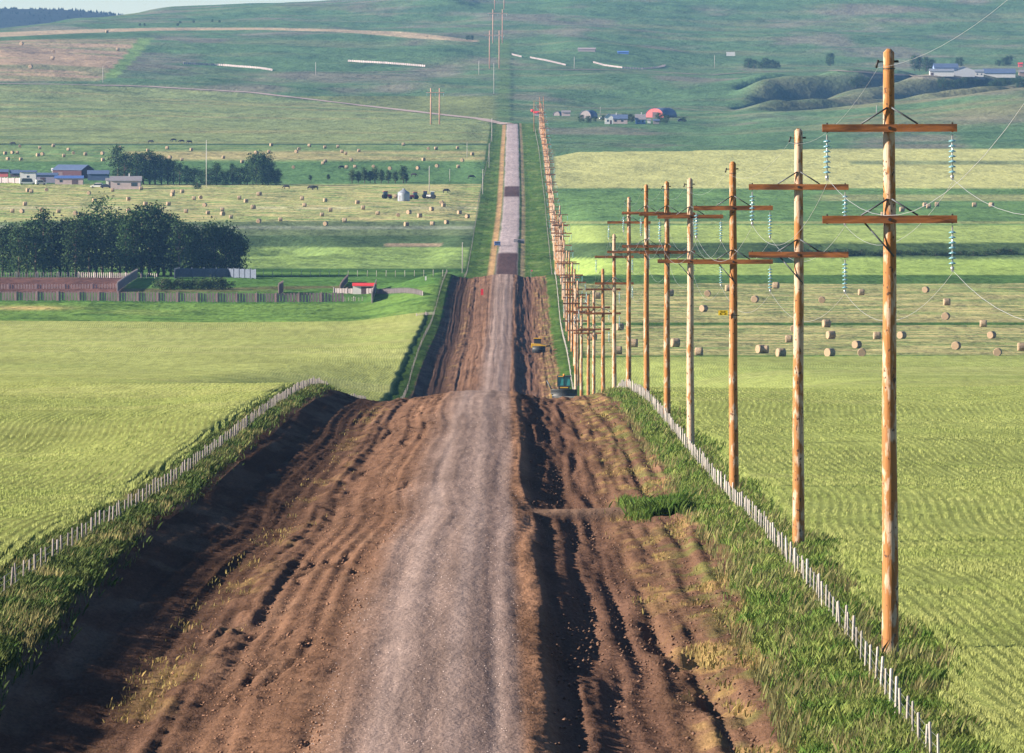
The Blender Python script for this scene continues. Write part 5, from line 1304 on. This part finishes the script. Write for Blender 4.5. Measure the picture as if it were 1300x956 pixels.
# ---- cattle
HIDE = mat('black_hide', (.02, .017, .018), .8, .1); 
def make_cow():
    me = bpy.data.meshes.new('cow'); V = []; E = []; R = []
    def chain(pts, rs, start=None):
        prev = start
        for p, r in zip(pts, rs):
            V.append(p); R.append(r); i = len(V) - 1
            if prev is not None: E.append((prev, i))
            prev = i
        return prev
    chain([(0, 0, 1.05), (.45, 0, 1.07), (.75, 0, 1.12)], [(.34, .36), (.33, .37), (.26, .33)])           # 0,1,2 towards the head
    chain([(1.0, 0, 1.02), (1.22, 0, .8), (1.38, 0, .58), (1.5, 0, .4)], [(.17, .22), (.13, .16), (.13, .14), (.07, .08)], 2)
    b_ = chain([(-.45, 0, 1.07), (-.75, 0, 1.1)], [(.33, .34), (.27, .3)], 0)
    for sg in (-1, 1):
        chain([(.66, sg*.2, .75), (.64, sg*.2, .42), (.66, sg*.2, .02)], [(.10, .10), (.06, .06), (.06, .06)], 1)
        chain([(-.72, sg*.2, .78), (-.84, sg*.2, .46), (-.76, sg*.2, .02)], [(.14, .12), (.06, .06), (.06, .06)], b_)
    chain([(-.98, 0, 1.05), (-1.02, 0, .5)], [(.04, .04), (.03, .03)], b_)
    me.from_pydata(V, E, []); o_ = bpy.data.objects.new('cow', me); col.objects.link(o_)
    o_.modifiers.new('skin', 'SKIN'); me.skin_vertices[0].data[0].use_root = True
    for i, r in enumerate(R): me.skin_vertices[0].data[i].radius = r
    ss = o_.modifiers.new('sub', 'SUBSURF'); ss.levels = 1; ss.render_levels = 1
    bpy.context.view_layer.update()
    dg = bpy.context.evaluated_depsgraph_get(); m2 = bpy.data.meshes.new_from_object(o_.evaluated_get(dg)); m2.name = 'cow'
    o_.modifiers.clear(); o_.data = m2; m2.materials.append(HIDE)
    for p in m2.polygons: p.use_smooth = True
    return o_
C0 = make_cow()
for i, (px, py, dm, where) in enumerate(((191, 181.5, 3300, 'above the poplars of the farther shelterbelt'), (221, 179.5, 3300, 'at the outer end of the row on the pasture edge'), (231, 181, 3300, 'second in the row on the pasture edge'), (241, 182, 3300, 'nearest the mast in the row on the pasture edge'),
        (17, 184, 3300, 'farthest out beyond the farm'), (364, 239.5, 2800, 'standing just past the domed trees'), (394, 240.5, 2800, 'first of the pair grazing past the domed trees'), (400, 240.5, 2800, 'second of the pair grazing past the domed trees'),
        (525, 224, 2900, 'above the tall pole by the grain bin'), (566, 244.5, 2800, 'between the grain bin and the road'), (598, 226.5, 2900, 'grazing next to the gravel road'), (434, 214.5, 3000, 'by the loose row of thin trees'))):
    o_ = C0 if i == 0 else C0.copy()
    if i: col.objects.link(o_)
    x_, d_, z_ = at(px, py + 1, dm); o_.location = (x_, d_, z_); o_.rotation_euler = (0, 0, random.choice((0, PI)) + random.uniform(-.5, .5)); o_.scale = (1.15,)*3
    tag(o_, 'black cow %s' % where, 'cow', 'cattle on the pastures')

# ---- tracks across the slope
def ribbon(name, label, pts, wid, m, dmin, up=.12, n=60):
    px = np.array([p[0] for p in pts], float); py = np.array([p[1] for p in pts], float)
    tt = np.linspace(0, len(pts)-1, n); P = [at(float(np.interp(t_, range(len(pts)), px)), float(np.interp(t_, range(len(pts)), py)), dmin) for t_ in tt]
    V = []; 
    for k, p in enumerate(P):
        a = P[max(k-1, 0)]; b_ = P[min(k+1, n-1)]; dx, dy = b_[0]-a[0], b_[1]-a[1]; L = math.hypot(dx, dy) + 1e-6; nx, ny = -dy/L, dx/L
        for s in np.linspace(-.5, .5, 5):
            x_, y_ = p[0]+nx*wid*s, p[1]+ny*wid*s; V.append((x_, y_, Hs(x_, y_) + up))
    Fc = [(5*k+j, 5*k+j+1, 5*k+j+6, 5*k+j+5) for k in range(n-1) for j in range(4)]
    return tag(npmesh(name, V, Fc, m, smooth=True), label, 'track', kind='structure')
TRK = mat('track_gravel', (.36, .28, .25), .95, .15, .05)
ribbon('farm_track', 'pale track curving up from the end of the gravel road', [(644, 158), (632, 156.5), (610, 151.5), (560, 146), (460, 134.5), (320, 118), (180, 110), (60, 107.5), (-40, 106)], 7, TRK, 3900, .35, 140)
ribbon('farm_track', 'faint track crossing the whole far slope below the snow fences', [(330, 92), (470, 92), (620, 88.5), (800, 89), (900, 96), (960, 91), (1060, 90), (1160, 97), (1250, 100)], 4, mat('track_soil', (.20, .17, .13), .95, .15, .05), 4600, .3, 140)

# ---- far wooded hill
nx_, ny_ = 120, 60
xs_ = np.linspace(-1600, 60, nx_); ys_ = np.linspace(9700, 11200, ny_); XX, YY = np.meshgrid(xs_, ys_)
pp = 640 + F*XX/10500
top = np.interp(pp, [-1000, -200, 0, 60, 130, 150, 190, 260], [6, 9, 9.5, 11.5, 15.5, 18.5, 27, 60])
zt_ = zrow(top, 10500.0)
prof = np.clip(1 - np.abs(YY - 10500)/800.0, 0, 1)**.8
ZZ = (zt_ - 5)*prof + (CZ-60)*(1-prof) + 3*fbm(XX/60, YY/60, 4, 400) + 5
HILLM = mat('wooded_hill_floor', (.01, .02, .018), 1, .4, .02)
ii = np.arange(nx_*ny_).reshape(ny_, nx_)
tag(npmesh('distant_hill', np.stack([XX, YY, ZZ], -1).reshape(-1, 3), np.stack([ii[:-1, :-1], ii[:-1, 1:], ii[1:, 1:], ii[1:, :-1]], -1).reshape(-1, 4), HILLM, smooth=True), 'dark blue wooded hill beyond the green slope', 'hill', kind='structure')
n = 9000
fx_ = RNG.uniform(-1100, 60, n); fy_ = RNG.uniform(9900, 10560, n)
zi = np.clip(((fx_ + 1600)/1660*(nx_-1)).astype(int), 0, nx_-1); zj = np.clip(((fy_ - 9700)/1500*(ny_-1)).astype(int), 0, ny_-1)
fz = ZZ[zj, zi]; hh = RNG.uniform(2, 4.2, n); ww = hh*.4
V = np.zeros((n, 5, 3)); V[:, :, 0] = fx_[:, None]; V[:, :, 1] = fy_[:, None]; V[:, :, 2] = fz[:, None] - 1
V[:, 0, 0] -= ww; V[:, 1, 1] -= ww; V[:, 2, 0] += ww; V[:, 3, 1] += ww; V[:, 4, 2] += hh
t4 = np.array([(0, 1, 4), (1, 2, 4), (2, 3, 4), (3, 0, 4)])
tag(npmesh('distant_forest', V.reshape(-1, 3), (np.arange(n)[:, None, None]*5 + t4[None]).reshape(-1, 3), mat('far_conifers', (.006, .014, .012), 1, .3, .05)), 'dense far-off forest covering the blue hill', 'forest', kind='stuff')

# ---- haze
hz = MB().box((0, 5600, (CZ + 60)/2 - 20), (7600, 11900, CZ + 140))
hz = hz.build('haze', None, None)
hm = bpy.data.materials.new('haze'); hm.use_nodes = True; nt = hm.node_tree; nt.nodes.clear()
out = nt.nodes.new('ShaderNodeOutputMaterial'); pv = nt.nodes.new('ShaderNodeVolumePrincipled')
pv.inputs['Color'].default_value = (.24, .52, 1.0, 1); pv.inputs['Density'].default_value = 3.1e-5; pv.inputs['Anisotropy'].default_value = .1
nt.links.new(pv.outputs[0], out.inputs['Volume']); hz.data.materials.append(hm)
tag(hz, 'thin blue morning haze filling the valley', 'haze', kind='stuff')

# ================================================================== LIGHT, CAMERA
SUN_EL = math.radians(18.5)
BACK = math.radians(10)          # sun a little behind the camera's shoulder, from the left
sdir = np.array((-math.cos(BACK)*math.cos(SUN_EL), -math.sin(BACK)*math.cos(SUN_EL), math.sin(SUN_EL)))
from mathutils import Vector
L_ = bpy.data.lights.new('sun', 'SUN'); L_.energy = 5.0; L_.angle = math.radians(.5); L_.color = (1, .87, .70)
lo = bpy.data.objects.new('sun', L_); col.objects.link(lo); lo.rotation_euler = Vector(sdir).to_track_quat('Z', 'Y').to_euler(); lo.location = (-200, 0, 300)
w = bpy.data.worlds.new('World'); sc.world = w; w.use_nodes = True; nt = w.node_tree
sky = nt.nodes.new('ShaderNodeTexSky'); sky.sky_type = 'NISHITA'; sky.sun_disc = False
sky.sun_elevation = SUN_EL; sky.sun_rotation = math.atan2(sdir[0], sdir[1]); sky.air_density = 1.0; sky.dust_density = .05; sky.ozone_density = 3.0; sky.altitude = 2500
bg = nt.nodes['Background']; bg.inputs['Strength'].default_value = .05; nt.links.new(sky.outputs[0], bg.inputs['Color'])
cam = bpy.data.cameras.new('camera'); co = bpy.data.objects.new('camera', cam); col.objects.link(co)
cam.lens = 300; cam.sensor_width = 36; cam.clip_start = 1; cam.clip_end = 40000
co.location = (0, 0, CZ); co.rotation_euler = (PI/2 - PITCH, 0, -YAW)
sc.camera = co
sc.render.engine = 'CYCLES'
vs_ = sc.view_settings; vs_.view_transform = 'Standard'; vs_.look = 'None'; vs_.exposure = 1.58; vs_.gamma = 1.0; vs_.use_curve_mapping = False
sc.cycles.max_bounces = 5; sc.cycles.diffuse_bounces = 2; sc.cycles.volume_bounces = 0
